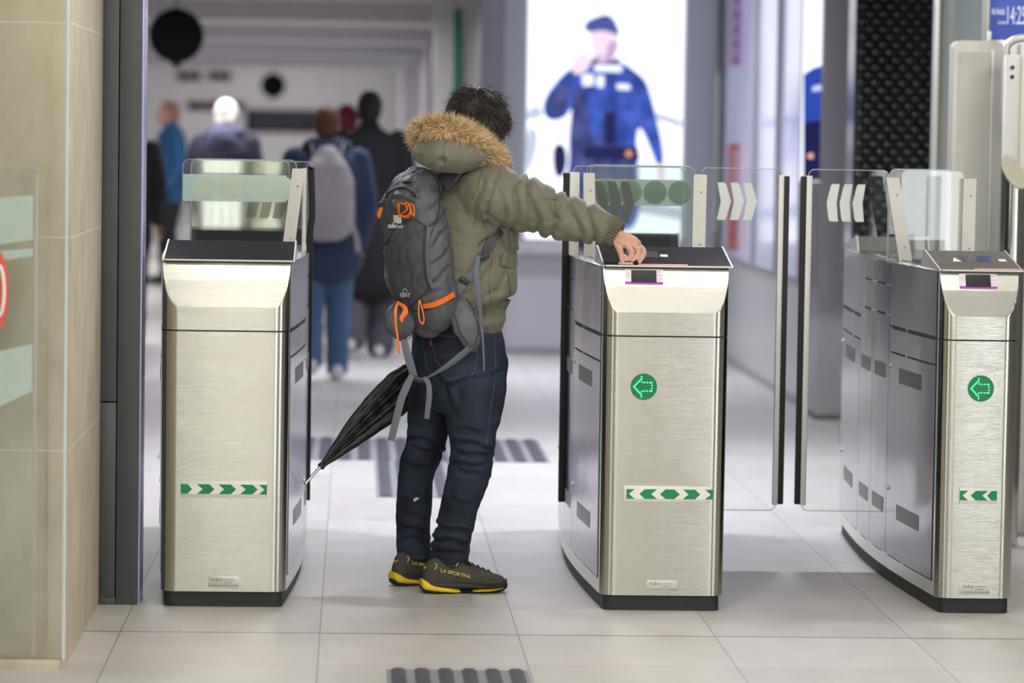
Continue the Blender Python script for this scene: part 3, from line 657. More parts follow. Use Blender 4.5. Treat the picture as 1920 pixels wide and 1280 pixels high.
    text('plate_name', 'indra', 0.017, (px0 + .01, yb - .002, .084), (1, 0, 0), (0, 0, 1), M['ink'], pl, 0.0002)
    text('plate_text', 'T.S. SERVICIOS', 0.006, (px0 + .047, yb - .002, .087), (1, 0, 0), (0, 0, 1), M['ink'], pl, 0.0001)
    text('plate_text', 'V.M. 2021', 0.006, (px0 + .052, yb - .002, .078), (1, 0, 0), (0, 0, 1), M['ink'], pl, 0.0001)
    text('plate_text', 'A.P. IN 100 AN 10 N.S. 2001-4A-VH', 0.006, (px0 + .01, yb - .002, .068), (1, 0, 0), (0, 0, 1), M['ink'], pl, 0.0001)
    for sx in (px0 + .008, px0 + .09): V, Fc = sphere((sx, yb - .0015, .079), .0025, 8, 6); add('rivet', V, Fc, M['alu_white'], pl)
    if display:
        dx = display; nrm = Vector((0, -0.062, 0.028)).normalized()
        def fac(u, v, off): # u along x, v 0..1 up the facet
            z = 1.042 + 0.062 * v; return (dx + u, Y0 + cut(z) - off * 0.91, z + off * 0.4)
        def quad(u0, u1, v0, v1, o0, o1):
            A = [fac(u0, v0, o1), fac(u1, v0, o1), fac(u1, v1, o1), fac(u0, v1, o1), fac(u0, v0, o0), fac(u1, v0, o0), fac(u1, v1, o0), fac(u0, v1, o0)]
            return A, [(0, 1, 2, 3), (4, 7, 6, 5), (0, 4, 5, 1), (1, 5, 6, 2), (2, 6, 7, 3), (3, 7, 4, 0)]
        bz = add('display_surround', *quad(0, .122, .10, .86, -.002, .002), M['white'], g)
        add('purple_band', *quad(0, .122, .10, .22, .002, .0025), M['purple'], bz)
        add('display_screen', *quad(.020, .101, .18, .80, .002, .004), M['disp'], bz)
        b = MB()
        for k in range(3): b.add(*quad(.103, .118, .70 - k * .18, .76 - k * .18, .002, .0025))
        for k in range(4): b.add(*quad(.004 + (k % 2) * .006, .009 + (k % 2) * .006, .48 + (k // 2) * .12, .56 + (k // 2) * .12, .002, .0025))
        b.out('pink_print', M['pink'], bz)
    if arrow:
        ax, az = arrow
        ind = cyl((ax, az), 0.0425, yb - 0.002, yb, 40).out('arrow_indicator', M['ind'], g)
        b = MB()
        pts = [(-.032, 0), (-.024, .0085), (-.016, .017), (-.008, .025), (-.008 + .002, .015), (0.002, .0135), (.011, .0135), (.020, .0135), (.025, .0135), (.026, .005), (.026, -.005), (.025, -.0135), (.020, -.0135), (.011, -.0135), (.002, -.0135), (-.006, -.015), (-.008, -.025), (-.016, -.017), (-.024, -.0085), (-.028, .004), (-.028, -.004), (-.020, .0128), (-.020, -.0128), (-.012, .021), (-.012, -.021), (-.0075, .032), (-.0075, -.032)]
        for u, v in pts: V, Fc = sphere((ax + u, yb - .003, az + v), (.0029, .0015, .0029), 8, 6); b.add(V, Fc)
        b.out('led_dots', M['led'], ind)
    # small row of speaker holes on the passage sides
    for s in (-1, 1):
        b = MB()
        for k in range(8):
            y = 10.96; xx = xs(x0, x1, s, y) + s * 0.0025; V, Fc = sphere((xx, y, 1.065 - k * 0.0095), (.0012, .004, .0016), 8, 6); b.add(V, Fc)
        b.out('speaker_holes', M['alu_white'], g)
    return g
gate(-0.606, -0.205, 'brushed steel ticket gate on the left with arrows pointing right and no lit arrow', M['lid'], (0, 2), None, None, None,
     (-0.543, -0.268, 0.379, ([(0, '['), (.29, '>'), (.54, '>'), (.79, '>'), (1, 'J')], 0.0005, -0.0005)), -0.453)
gate(0.801, 1.200, 'brushed steel ticket gate in the middle that the man in the parka touches', M['lid'], (2, 1), (0.885, 0.995), 0.868, (0.931, 0.722),
     (0.872, 1.150, 0.378, ([(0, 'I'), (.25, '<'), (.5, 'D'), (.75, '>'), (1, 'J')], 0.009, 0.010)), 0.951)
gate(1.888, 2.140, 'narrow brushed steel ticket gate at the right with grey lid', M['lid_grey'], (1, 0), (1.985, 2.105), 1.948, (2.018, 0.729),
     (1.957, 2.078, 0.384, ([(0, 'I'), (.52, '<'), (1, 'K')], 0.0005, -0.0005)), 1.964)

# ================================================================== BIG SCREEN
def flat(b, pts, Y, s=0.375, ox=780, oy=0, i=0, d=0.004):
    if len(pts) > 4:
        for _ in range(2): pts = [q for k in range(len(pts)) for q in ((pts[k][0] * .75 + pts[(k + 1) % len(pts)][0] * .25, pts[k][1] * .75 + pts[(k + 1) % len(pts)][1] * .25), (pts[k][0] * .25 + pts[(k + 1) % len(pts)][0] * .75, pts[k][1] * .25 + pts[(k + 1) % len(pts)][1] * .75))]
    P = [at(ox + x * s, oy + y * s, Y) for x, y in pts]
    b.prism([(q.x, q.z) for q in P], 'y', Y, Y + d, i)
scr = thing('advertising_screen', (1.73, 23.5, 0.86), 'large glowing white screen showing a policeman in dark blue with a cap', 'screen')
MB().bbox(1.165, 2.29, 23.53, 23.62, 0.782, 2.95, 0.006).out('housing', M['collight'], scr)
MB().box(1.185, 2.272, 23.52, 23.53, 0.80, 2.93).out('screen_panel', emis('screen_white', (0.90, 0.92, 1.0), 1.5), scr)
E_ = lambda n, c, s=1.0: emis('screen_' + n, c, s)
YS = 23.514
def pic(name, m, polys, Y):
    for p in polys: b = MB(); flat(b, p, Y); b.out(name, m, scr, smooth=None)
body = [(868, 300), (930, 330), (1015, 300), (1090, 350), (1150, 402), (1172, 470), (1195, 560), (1226, 690), (1243, 815), (1205, 832), (1180, 760), (1122, 620), (1098, 680), (1112, 830), (1120, 1150), (960, 1150), (930, 980), (900, 1150), (700, 1150), (735, 950), (768, 830), (765, 650), (790, 520), (740, 596), (665, 604), (635, 560), (640, 500), (690, 420), (770, 340)]
def emix(name, c0, c1, s, sc_=7.0):
    m = emis(name, c0, s); nt = m.node_tree; e = [n for n in nt.nodes if n.type == 'EMISSION'][0]; tc = nt.nodes.new('ShaderNodeTexCoord')
    n = nt.nodes.new('ShaderNodeTexNoise'); n.inputs['Scale'].default_value = sc_; n.inputs['Detail'].default_value = 3; nt.links.new(tc.outputs['Object'], n.inputs['Vector'])
    c = nt.nodes.new('ShaderNodeValToRGB'); c.color_ramp.elements[0].position = .38; c.color_ramp.elements[1].position = .62; c.color_ramp.elements[0].color = (*c0, 1); c.color_ramp.elements[1].color = (*c1, 1)
    nt.links.new(n.outputs[0], c.inputs[0]); nt.links.new(c.outputs[0], e.inputs[0]); return m
pic('picture_uniform', emix('screen_navy', (0.045, 0.085, 0.42), (0.10, 0.19, 0.85), 0.8), [body], YS)
pic('picture_uniform_shade', emix('screen_dark_navy', (0.05, 0.06, 0.22), (0.13, 0.15, 0.42), 0.8, 9), [[(790, 430), (850, 440), (860, 560), (870, 700), (1060, 720), (1100, 800), (1060, 1150), (760, 1150), (775, 830), (770, 640)], [(650, 520), (700, 450), (770, 400), (770, 520), (700, 590)]], YS - 0.005)
pic('picture_belt', E_('belt', (0.03, 0.035, 0.13), 0.8), [[(835, 730), (1108, 735), (1120, 800), (840, 795)], [(683, 725), (740, 715), (760, 800), (735, 890), (690, 880)], [(940, 560), (1000, 560), (1000, 720), (940, 720)]], YS - 0.010)
pic('picture_cap', E_('cap', (0.10, 0.13, 0.42), 0.9), [[(838, 135), (860, 102), (905, 84), (950, 70), (985, 88), (1007, 130), (1022, 188), (985, 165), (925, 150), (880, 162), (850, 156)]], YS - 0.010)
pic('picture_skin', E_('skin', (0.95, 0.74, 0.90), 1.1), [[(865, 160), (920, 150), (985, 165), (1012, 190), (1012, 240), (985, 300), (935, 322), (895, 290), (878, 240)], [(772, 345), (790, 290), (830, 260), (868, 268), (880, 310), (850, 360), (800, 378)], [(1205, 832), (1243, 815), (1245, 900), (1215, 910)]], YS - 0.008)
pic('picture_face_shade', E_('shade', (0.62, 0.42, 0.72), 1.0), [[(960, 210), (1012, 200), (1010, 245), (980, 300), (935, 320), (950, 270)], [(880, 285), (935, 275), (930, 300), (885, 300)]], YS - 0.012)
pic('picture_collar', E_('collar', (0.05, 0.06, 0.25), 0.9), [[(868, 300), (900, 295), (935, 322), (1010, 285), (1022, 305), (1000, 325), (900, 328)]], YS - 0.012)
pic('picture_badges', E_('badge', (0.9, 0.93, 1.0), 1.3), [[(893, 322), (1030, 326), (1028, 360), (893, 356)], [(828, 375), (885, 368), (890, 425), (835, 432)], [(903, 378), (942, 378), (938, 436), (905, 436)], [(1003, 418), (1068, 422), (1072, 450), (1006, 446)]], YS - 0.012)
pic('picture_lamp', E_('lamp', (1.0, 0.45, 0.2), 1.0), [[(1065 + 16 * math.cos(a * .5), 768 + 16 * math.sin(a * .5)) for a in range(12)]], YS - 0.014)
pic('picture_background', E_('bg', (0.62, 0.68, 0.85), 1.0), [[(552, 560), (600, 520), (640, 560), (620, 590), (552, 600)], [(552, 640), (600, 640), (612, 700), (580, 840), (552, 860)], [(1120, 1000), (1330, 1040), (1330, 1100), (1100, 1060)], [(1200, 560), (1330, 600), (1330, 640), (1205, 600)]], YS + 0.001)
# reflection of the big screen in the glazed wall, built as a glowing strip
s2 = thing('screen_reflection', (2.5, 18.2, 0.9), 'narrow glowing strip with a blue figure, imitating a screen reflection left of the grey column', 'screen')
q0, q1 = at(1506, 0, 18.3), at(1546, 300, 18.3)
MB().bbox(q0.x, q1.x + .02, 18.31, 18.36, 0.72, 2.9, 0.004).out('housing', M['colgrey'], s2)  # backing of the imitated reflection, not a real housing
MB().box(q0.x + .003, q1.x + .012, 18.30, 18.31, at(1520, 340, 18.3).z, 2.85).out('screen_panel', emis('reflection_white', (0.88, 0.92, 1.0), 1.3), s2)  # glowing strip imitating the reflection, not a second screen
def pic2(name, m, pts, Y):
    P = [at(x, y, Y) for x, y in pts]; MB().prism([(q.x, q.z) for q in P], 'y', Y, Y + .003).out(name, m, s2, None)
pic2('reflection_figure', E_('reflected_navy', (0.04, 0.10, 0.55), 0.8), [(1507, 140), (1525, 128), (1545, 122), (1545, 338), (1507, 338)], 18.295)
pic2('reflection_detail', E_('reflected_dark', (0.02, 0.025, 0.12), 0.8), [(1507, 230), (1540, 225), (1541, 338), (1507, 338)], 18.290)
pic2('picture_badge', E_('reflected_badge', (0.6, 0.7, 1.0), 1.0), [(1523, 162), (1541, 158), (1541, 170), (1523, 172)], 18.287)
pic2('picture_lamp', E_('reflected_lamp', (1.0, 0.5, 0.35), 0.9), [(1514, 288), (1524, 286), (1526, 297), (1515, 298)], 18.285)  # lamp in the imitated reflection
# thin tall signs and the red cabinet on the glazed wall
r = thing('fire_cabinet', (2.5, 22.2, 0.7), 'tall red framed cabinet on the pale glazed wall', 'cabinet')
q0, q1 = at(1366, 270, 22.6), at(1392, 470, 22.6)
MB().bbox(q0.x, q1.x, 22.55, 22.62, q1.z, q0.z, 0.008).out('frame', mat('faded_red', (0.42, 0.10, 0.11), 0.5), r)
MB().box(q0.x + .018, q1.x - .018, 22.54, 22.55, q1.z + .3, q0.z - .03).out('door', mat('faded_pink', (0.55, 0.30, 0.34), 0.4), r)
r = thing('wall_notice', (2.5, 22.4, 1.5), 'pale lilac notice with faint red writing high on the glazed wall', 'notice')
q0, q1 = at(1366, 0, 22.6), at(1394, 125, 22.6)
MB().bbox(q0.x, q1.x, 22.56, 22.60, q1.z, q0.z + .1, 0.003).out('sheet', mat('notice_lilac', (0.62, 0.56, 0.74), 0.5), r)
b = MB()
for k in range(5): b.box(q0.x + .03, q0.x + .07, 22.555, 22.56, q1.z + .02 + k * .1, q1.z + .07 + k * .1)
b.out('red_writing', mat('notice_red', (0.55, 0.25, 0.45), 0.5), r)

# ================================================================== FAR HALL: clocks and signs
def clock(px, py, Y, r, label):
    c = at(px, py, Y); t = thing('hanging_clock', (c.x, c.y, 2.6), label, 'clock', 'hanging clocks')
    cyl((c.x, c.z), r, Y, Y + 0.10, 40).out('case', mat('clock_case', (0.012, 0.012, 0.014), 0.9, spec=0.1), t)
    cyl((c.x, c.z), r * .93, Y - 0.006, Y, 40).out('face', mat('clock_face', (0.012, 0.012, 0.016), 0.9, spec=0.1), t)
    b = MB().box(c.x - .012, c.x + .012, Y + .03, Y + .06, c.z + r * .9, 2.6); b.out('stem', mat('stem_tan', (0.4, 0.33, 0.25), 0.5), t)
    MB().prism([(c.x - r * .3, c.z - r * .93), (c.x + r * .3, c.z - r * .93), (c.x, c.z - r * 1.25)], 'y', Y + .02, Y + .07).out('pointer', M['black'], t)
clock(330, 66, 27, 0.215, 'large black round clock hanging from the ceiling at the top left')
clock(512, 160, 50, 0.18, 'small black round clock hanging further down the hall')
def sign(x0, y0, x1, y1, label, cols, Y=57.88, name='dark_sign', hang=False):
    a, c = at(x0, y0, Y), at(x1, y1, Y); t = thing(name, ((a.x + c.x) / 2, Y, c.z), label, 'sign')
    MB().bbox(a.x, c.x, Y, Y + .12, c.z, a.z, 0.01).out('panel', dull('sign_dark', (0.022, 0.020, 0.028), 0.0), t)
    if hang:
        for u in (.2, .8): xx = a.x + (c.x - a.x) * u; MB().box(xx - .01, xx + .01, Y + .05, Y + .07, a.z, 2.62).out('hanger', M['black'], t)
    for (u0, v0, u1, v1, m) in cols:
        MB().box(a.x + (c.x - a.x) * u0, a.x + (c.x - a.x) * u1, Y - .02, Y, a.z + (c.z - a.z) * v1, a.z + (c.z - a.z) * v0).out('strip', m, t)
    return t
gy = dull('sign_grey', (0.07, 0.067, 0.085), 0.0); ye = dull('sign_yellow', (0.13, 0.11, 0.03), 0.0); gn = dull('sign_green', (0.02, 0.12, 0.07), 0.0)
sign(333, 137, 376, 151, 'short dark hanging sign at the far end under the big clock', [(.0, .45, 1, .55, gy)], hang=True)
sign(392, 137, 432, 151, 'short dark hanging sign right of its twin at the far end', [(.0, .45, 1, .55, gy)], hang=True)
sign(353, 190, 458, 207, 'long thin dark sign with dull yellow patches on the far wall', [(.2, .3, .45, .7, ye), (.8, .3, 1, .7, ye)])
sign(462, 205, 642, 248, 'wide dark board with rows of faint writing on the far wall', [(.05, .2, .8, .32, gy), (.05, .45, .8, .57, gy), (.05, .7, .6, .8, gy), (.86, 0.0, 1, .5, gn)])

# ================================================================== SMALL HELPERS FOR PEOPLE
def arr(v): return np.array(tuple(v), float)
def strands(roots, dirs, length, rad, bend=None, seg=3, jitter=0.3, curl=0.0, nside=3):
    b_V = []; b_F = []
    for i in range(len(roots)):
        p = roots[i].copy(); d = dirs[i] + rng.normal(0, jitter, 3); d /= np.linalg.norm(d)
        L = length * rng.uniform(.6, 1.2); r = rad * rng.uniform(.7, 1.2); n0 = len(b_V)
        a = np.cross(d, [0.3, 0.5, 0.8]); a /= np.linalg.norm(a); c = np.cross(d, a); ph = rng.uniform(0, 6.28)
        cd = rng.normal(0, 1, 3) * curl
        for k in range(seg):
            rk = r * (1 - k / (seg + 0.3))
            for j in range(nside):
                t = ph + 2 * PI * j / nside; b_V.append(p + (a * math.cos(t) + c * math.sin(t)) * rk)
            if bend is not None: d = d + bend / seg
            d = d + cd / seg; d = d / np.linalg.norm(d); p = p + d * L / seg
        b_V.append(p); tip = len(b_V) - 1
        for k in range(seg - 1):
            for j in range(nside):
                q = n0 + k * nside; b_F.append((q + j, q + (j + 1) % nside, q + nside + (j + 1) % nside, q + nside + j))
        q = n0 + (seg - 1) * nside
        for j in range(nside): b_F.append((q + j, q + (j + 1) % nside, tip))
    return b_V, b_F
def strand_mat(name, c0, c1, rough=0.5, c2=None):
    m, nt, b = nm(name); g = nt.nodes.new('ShaderNodeNewGeometry'); cr = nt.nodes.new('ShaderNodeValToRGB')
    cr.color_ramp.elements[0].color = (*c0, 1); cr.color_ramp.elements[1].color = (*c1, 1)
    if c2: e = cr.color_ramp.elements.new(0.5); e.color = (*c2, 1)
    nt.links.new(g.outputs['Random Per Island'], cr.inputs[0]); nt.links.new(cr.outputs[0], b.inputs['Base Color']); b.inputs['Roughness'].default_value = rough
    return m
def head_shapes(c, f, up, s=1.0):
    """skull, jaw, nose, lips, brow, ears; c centre, f facing, up crown direction"""
    c = arr(c); f = arr(f); f /= np.linalg.norm(f); up = arr(up) - f * arr(up).dot(f); up /= np.linalg.norm(up); r = np.cross(f, up)
    ax = (r, f, up); o = []
    o.append(sphere(c + up * .02 * s, (.074 * s, .093 * s, .088 * s), 24, 16, ax))
    o.append(sphere(c - up * .045 * s + f * .028 * s, (.056 * s, .058 * s, .062 * s), 20, 14, ax))
    o.append(tube([c + f * .088 * s + up * .012 * s, c + f * .106 * s - up * .018 * s, c + f * .112 * s - up * .03 * s], [.007 * s, .010 * s, .013 * s], seg=10, ref=tuple(up)))
    o.append(sphere(c + f * .083 * s - up * .056 * s, (.022 * s, .012 * s, .009 * s), 12, 8, ax))
    o.append(sphere(c + f * .072 * s - up * .088 * s, (.020 * s, .018 * s, .015 * s), 12, 8, ax))
    o.append(sphere(c + f * .080 * s + up * .022 * s, (.045 * s, .014 * s, .010 * s), 14, 8, ax))
    for sg in (-1, 1): o.append(sphere(c + r * sg * .076 * s - up * .008 * s - f * .004 * s, (.010 * s, .019 * s, .031 * s), 12, 8, ax))
    return o, (r, f, up)
def eyes(c, ax, parent, s=1.0):
    r, f, up = ax
    for sg in (-1, 1):
        V, Fc = sphere(arr(c) + f * .079 * s + r * sg * .031 * s + up * .004 * s, .012 * s, 12, 8); e = add('eye', V, Fc, M['white'], parent)
        V, Fc = sphere(arr(c) + f * .089 * s + r * sg * .031 * s + up * .004 * s, .0055 * s, 10, 6); add('pupil', V, Fc, M['black'], e)
def simple_hand(w, d, side, s=1.0, curl=0.4):
    """palm with five fingers; w wrist point, d pointing direction, side: direction of the thumb"""
    w = arr(w); d = arr(d) / np.linalg.norm(d); t = arr(side); t -= d * t.dot(d); t /= np.linalg.norm(t); n = np.cross(d, t); o = []
    o.append(tube([w - d * .02 * s, w + d * .03 * s, w + d * .085 * s], [.024 * s, .036 * s, .038 * s], [.016 * s, .015 * s, .013 * s], seg=14, ref=tuple(n)))
    for k, L in enumerate((.068, .076, .070, .055)):
        b0 = w + d * .082 * s + t * (.029 - .0195 * k) * s; p = [b0, b0 + (d * math.cos(curl * .6) + n * math.sin(curl * .6)) * L * .45 * s]
        p.append(p[1] + (d * math.cos(curl * 1.7) + n * math.sin(curl * 1.7)) * L * .32 * s); p.append(p[2] + (d * math.cos(curl * 2.4) + n * math.sin(curl * 2.4)) * L * .25 * s)
        o.append(tube(p, [.0095 * s, .0088 * s, .008 * s, .007 * s], seg=10))
    b0 = w + d * .025 * s + t * .028 * s; o.append(tube([b0, b0 + (d * .6 + t * .6) * .035 * s, b0 + (d * .85 + t * .5 + n * .3) * .065 * s, b0 + (d * 1.1 + t * .4 + n * .5) * .080 * s], [.013 * s, .0115 * s, .0100 * s, .008 * s], seg=10))
    return o

M['skin'] = mat('skin', (0.62, 0.36, 0.27), 0.5, bump=0.12, bscale=140, var=0.14, vscale=28)
M['skin_dim'] = mat('skin_far', (0.50, 0.30, 0.23), 0.55)

# ================================================================== PEOPLE IN THE BACKGROUND
def walker(loc, face, H_, label, coat, trousers, shoes, hair, stride=0.0, coat_len=0.62, hood=None, bulk=1.0, hairr=1.0, bare=False, leg_bulk=1.0, arms_fwd=0.05, scarf=None):
    """a standing or walking adult; face: heading in degrees (90 = walking away down the hall)"""
    s = H_ / 1.75; a = math.radians(face); f = np.array((math.cos(a), math.sin(a), 0)); r = np.array((math.sin(a), -math.cos(a), 0)); u = np.array((0, 0, 1.))
    o0 = arr((loc[0], loc[1], 0))
    P = lambda x, y, z: o0 + r * x * s + f * y * s + u * z * s
    g = thing('person', (loc[0], loc[1], 0), label, 'person')
    def legs(k, rad):
        o = []
        for sg in (-1, 1):
            st = stride * sg; lift = 0.05 if (sg < 0 and stride) else 0
            hip = P(sg * .085, 0, .93); kn = P(sg * .09, st * .35 + .03 + abs(stride) * .12, .50); an = P(sg * .085, st * .62 - (.06 if st < 0 else 0), .085 + lift)
            o.append(tube([hip, (hip + kn) / 2, kn, (kn + an) / 2, an], [q * k * s for q in rad], seg=18, m=18))
        return o
    def arms(k, ext=0.0):
        o = []; ends = []
        for sg in (-1, 1):
            sh = P(sg * .185 * (1 + (bulk - 1) * .4), 0, 1.42); el = P(sg * .245 * (1 + (bulk - 1) * .4), -.03 + arms_fwd * .3, 1.13); wr = P(sg * .225, arms_fwd + .07 - stride * sg * .4, .89)
            o.append(tube([sh, (sh + el) / 2, el, (el + wr) / 2, wr], [.055 * k * s, .052 * k * s, .045 * k * s, .040 * k * s, .033 * k * s], seg=16, m=16)); ends.append((wr, wr - el, sg))
        return o, ends
    hd, ax = head_shapes(P(0, .03, 1.635), f, u, s)
    A, ends = arms(.8)
    hands = []
    for wr, d, sg in ends: hands += simple_hand(wr, d, f, s)
    tors = tube([P(0, 0, .90), P(0, 0, 1.05), P(0, -.01, 1.25), P(0, -.01, 1.40), P(0, 0, 1.47)], [.155 * s, .14 * s, .155 * s, .17 * s, .09 * s], [.10 * s, .09 * s, .10 * s, .09 * s, .06 * s], seg=20, m=14, ref=tuple(f))
    neck = tube([P(0, -.01, 1.42), P(0, .01, 1.56)], .055 * s, seg=14)
    V, Fc, N = remesh(hd + A + hands + [tors, neck] + legs(.8, (.085, .07, .055, .05, .04)), 0.0085, 2)
    bd = add('body', V, Fc, M['skin_dim'], g, 60)
    eyes(P(0, .03, 1.635), ax, g, s)
    Ac, _ = arms(1.35 * bulk)
    b = bulk; ct = 1.5
    lw = 1.0 if coat_len > .6 else 1.22
    coat_t = tube([P(0, 0, coat_len), P(0, 0, .80), P(0, 0, 1.0), P(0, -.01, 1.22), P(0, -.015, 1.38), P(0, -.01, 1.46), P(0, 0, 1.52)], [.205 * s * b * lw, .20 * s * b * lw, .185 * s * b * lw, .20 * s * b, .205 * s * b, .14 * s * b, .075 * s], [.15 * s * b * lw, .145 * s * b * lw, .13 * s * b, .14 * s * b, .125 * s * b, .10 * s * b, .07 * s], seg=26, m=22, ref=tuple(f))
    V, Fc, N = remesh([coat_t] + Ac, 0.012, 4); V = V + N * (nz(V, 9) * .008)[:, None]
    add('coat', V, Fc, coat, g, 60)
    V, Fc, N = remesh(legs(1.28 * leg_bulk, (.085, .075, .06, .056, .052)) + [tube([P(0, 0, .86), P(0, 0, 1.0)], [.16 * s, .15 * s], [.115 * s, .11 * s], seg=20, ref=tuple(f))], 0.012, 3); V = V + N * (nz(V, 14, (1, 1, 2)) * .008)[:, None]
    add('trousers', V, Fc, trousers, g, 60)
    for sg in (-1, 1):
        st = stride * sg; lift = 0.05 if (sg < 0 and stride) else 0.0; c = P(sg * .085, st * .62 - (.06 if st < 0 else 0), lift)
        V, Fc, N = remesh([tube([c - f * .07 * s + u * .05, c + f * .03 * s + u * .055, c + f * .12 * s + u * .04, c + f * .19 * s + u * .033], [.038, .042, .046, .036], [.05, .05, .038, .03], seg=14, m=12, ref=(0, 0, 1)), tube([c + u * .05, c + u * .11], .045, seg=12)], 0.008, 2)
        V[:, 2] = np.maximum(V[:, 2], lift + 0.001); add('shoe', V, Fc, shoes, g, 60)
    if hair is not None:
        hc = P(0, .012, 1.655); hs = [sphere(hc + u * .012 * s, (.086 * s * hairr, .100 * s * hairr, .100 * s * hairr), 20, 14, ax), sphere(hc - f * .035 * s - u * .045 * s, (.076 * s * hairr, .062 * s * hairr, .075 * s * hairr), 18, 12, ax)]
        V, Fc, N = remesh(hs, 0.008, 1); keep = (V - hc) @ f < .060 * s; V = V + N * (nz(V, 30) * .006)[:, None]
        V[~keep] -= np.outer(((V[~keep] - hc) @ f - .060 * s), f); add('hair', V, Fc, hair, g, 60)
    if hood is not None:
        hp = []
        for t in np.linspace(-2.2, 2.2, 12): hp.append(P(.115 * math.sin(t), -.085 * math.cos(t) * 1.0 + .01, 1.50 + .02 * math.cos(t)))
        V, Fc, N = remesh([tube(hp, .045 * s, .055 * s, seg=14, m=26), sphere(P(0, -.10, 1.46), (.12 * s, .06 * s, .09 * s), 18, 12, ax)], 0.01, 3); V = V + N * (nz(V, 20) * .01)[:, None]
        add('hood', V, Fc, hood, g, 60)
    return g, P, f, r
C_ = lambda n, c, r=0.8, **k: mat(n, c, r, bump=0.1, bscale=90, **k)
dark_hair = C_('dark_hair', (0.012, 0.010, 0.010)); grey_hair = C_('white_hair', (0.92, 0.88, 0.84)); red_hair = C_('auburn_hair', (0.10, 0.035, 0.015)); 
white_shoe = C_('white_shoe', (0.62, 0.60, 0.60)); black_shoe = C_('black_shoe', (0.02, 0.02, 0.02))
def gx(px, Y): return at(px, 250, Y).x
w1, P1, f1, r1 = walker((gx(613, 20.7), 20.7), 92, 1.665, 'person walking away in navy hooded jacket and jeans with pale rucksack', C_('navy_jacket', (0.020, 0.035, 0.085)), C_('blue_jeans', (0.055, 0.12, 0.22)), white_shoe, red_hair, stride=0.16, coat_len=.78, hood=C_('navy_hood', (0.022, 0.035, 0.075)), bulk=1.18, leg_bulk=1.12)
V, Fc = tube([P1(0, -.17, .95), P1(0, -.235, 1.0), P1(0, -.25, 1.15), P1(0, -.23, 1.33), P1(0, -.17, 1.46)][0:5], [.11, .155, .165, .15, .07], [.05, .08, .095, .08, .05], seg=28, m=20, ref=tuple(f1), power=2.6)
rk = thing('rucksack', tuple(P1(0, -.25, .95)), 'pale grey rucksack worn by the person in the navy jacket', 'backpack')
V, Fc, N = remesh([(V, Fc)], 0.01, 2); V = V + N * (nz(V, 14) * .01)[:, None]; add('bag', V, Fc, C_('pale_canvas', (0.36, 0.335, 0.35)), rk)
V, Fc = tube([P1(0, -.30, 1.0), P1(0, -.33, 1.08), P1(0, -.31, 1.17)], [.10, .12, .09], [.03, .035, .03], seg=20, m=10, ref=tuple(f1), power=3); add('front_pocket', V, Fc, C_('pale_canvas_b', (0.33, 0.30, 0.32)), rk)
for sg in (-1, 1):
    V, Fc = ribbon([P1(sg * .08, -.19, 1.40), P1(sg * .10, -.10, 1.50), P1(sg * .12, .03, 1.47), P1(sg * .13, .12, 1.36)], .05, .012, ref=tuple(r1), m=14); add('strap', V, Fc, C_('pale_strap', (0.42, 0.39, 0.40)), rk)
    V, Fc = ribbon([P1(sg * .15, -.22, 1.03), P1(sg * .19, -.24, .93), P1(sg * .20, -.24, .84)], .025, .006, m=8); add('strap_end', V, Fc, C_('pale_strap_b', (0.42, 0.39, 0.40)), rk)
walker((gx(692, 22.9), 22.9), 84, 1.79, 'person walking away in a long black coat and grey trousers', C_('black_coat', (0.006, 0.006, 0.008)), C_('grey_trousers', (0.075, 0.07, 0.09)), white_shoe, dark_hair, stride=0.10, coat_len=.55, bulk=1.16, leg_bulk=1.45, hairr=.98)
walker((gx(650, 28.5), 28.5), 90, 1.72, 'person in a dark red hooded top partly hidden by the black coat', C_('red_top', (0.15, 0.006, 0.03)), C_('plum_trousers', (0.16, 0.05, 0.13)), black_shoe, C_('red_hood', (0.16, 0.008, 0.03)), stride=0.08, coat_len=.8, hairr=1.2)
walker((gx(423, 25.2), 25.2), 75, 1.74, 'white-haired person standing far off in a dark navy padded jacket', C_('dark_navy', (0.018, 0.017, 0.045)), C_('dark_trousers', (0.015, 0.015, 0.022)), black_shoe, grey_hair, coat_len=.74, bulk=1.1, hood=C_('navy_collar', (0.08, 0.085, 0.17)))
walker((gx(320, 33.5), 33.5), 200, 1.79, 'person in a bright blue jacket and black trousers standing left of the white-haired one', C_('blue_jacket', (0.015, 0.10, 0.24)), C_('black_trousers', (0.012, 0.012, 0.014)), black_shoe, C_('bald_hair', (0.33, 0.17, 0.12)), coat_len=.80, bulk=1.05)
walker((gx(236, 24.0), 24.0), 90, 1.70, 'person in dark clothes mostly hidden behind the dark grey column', C_('dark_top', (0.02, 0.02, 0.022)), C_('dark_legs', (0.02, 0.018, 0.02)), white_shoe, dark_hair, coat_len=.75)

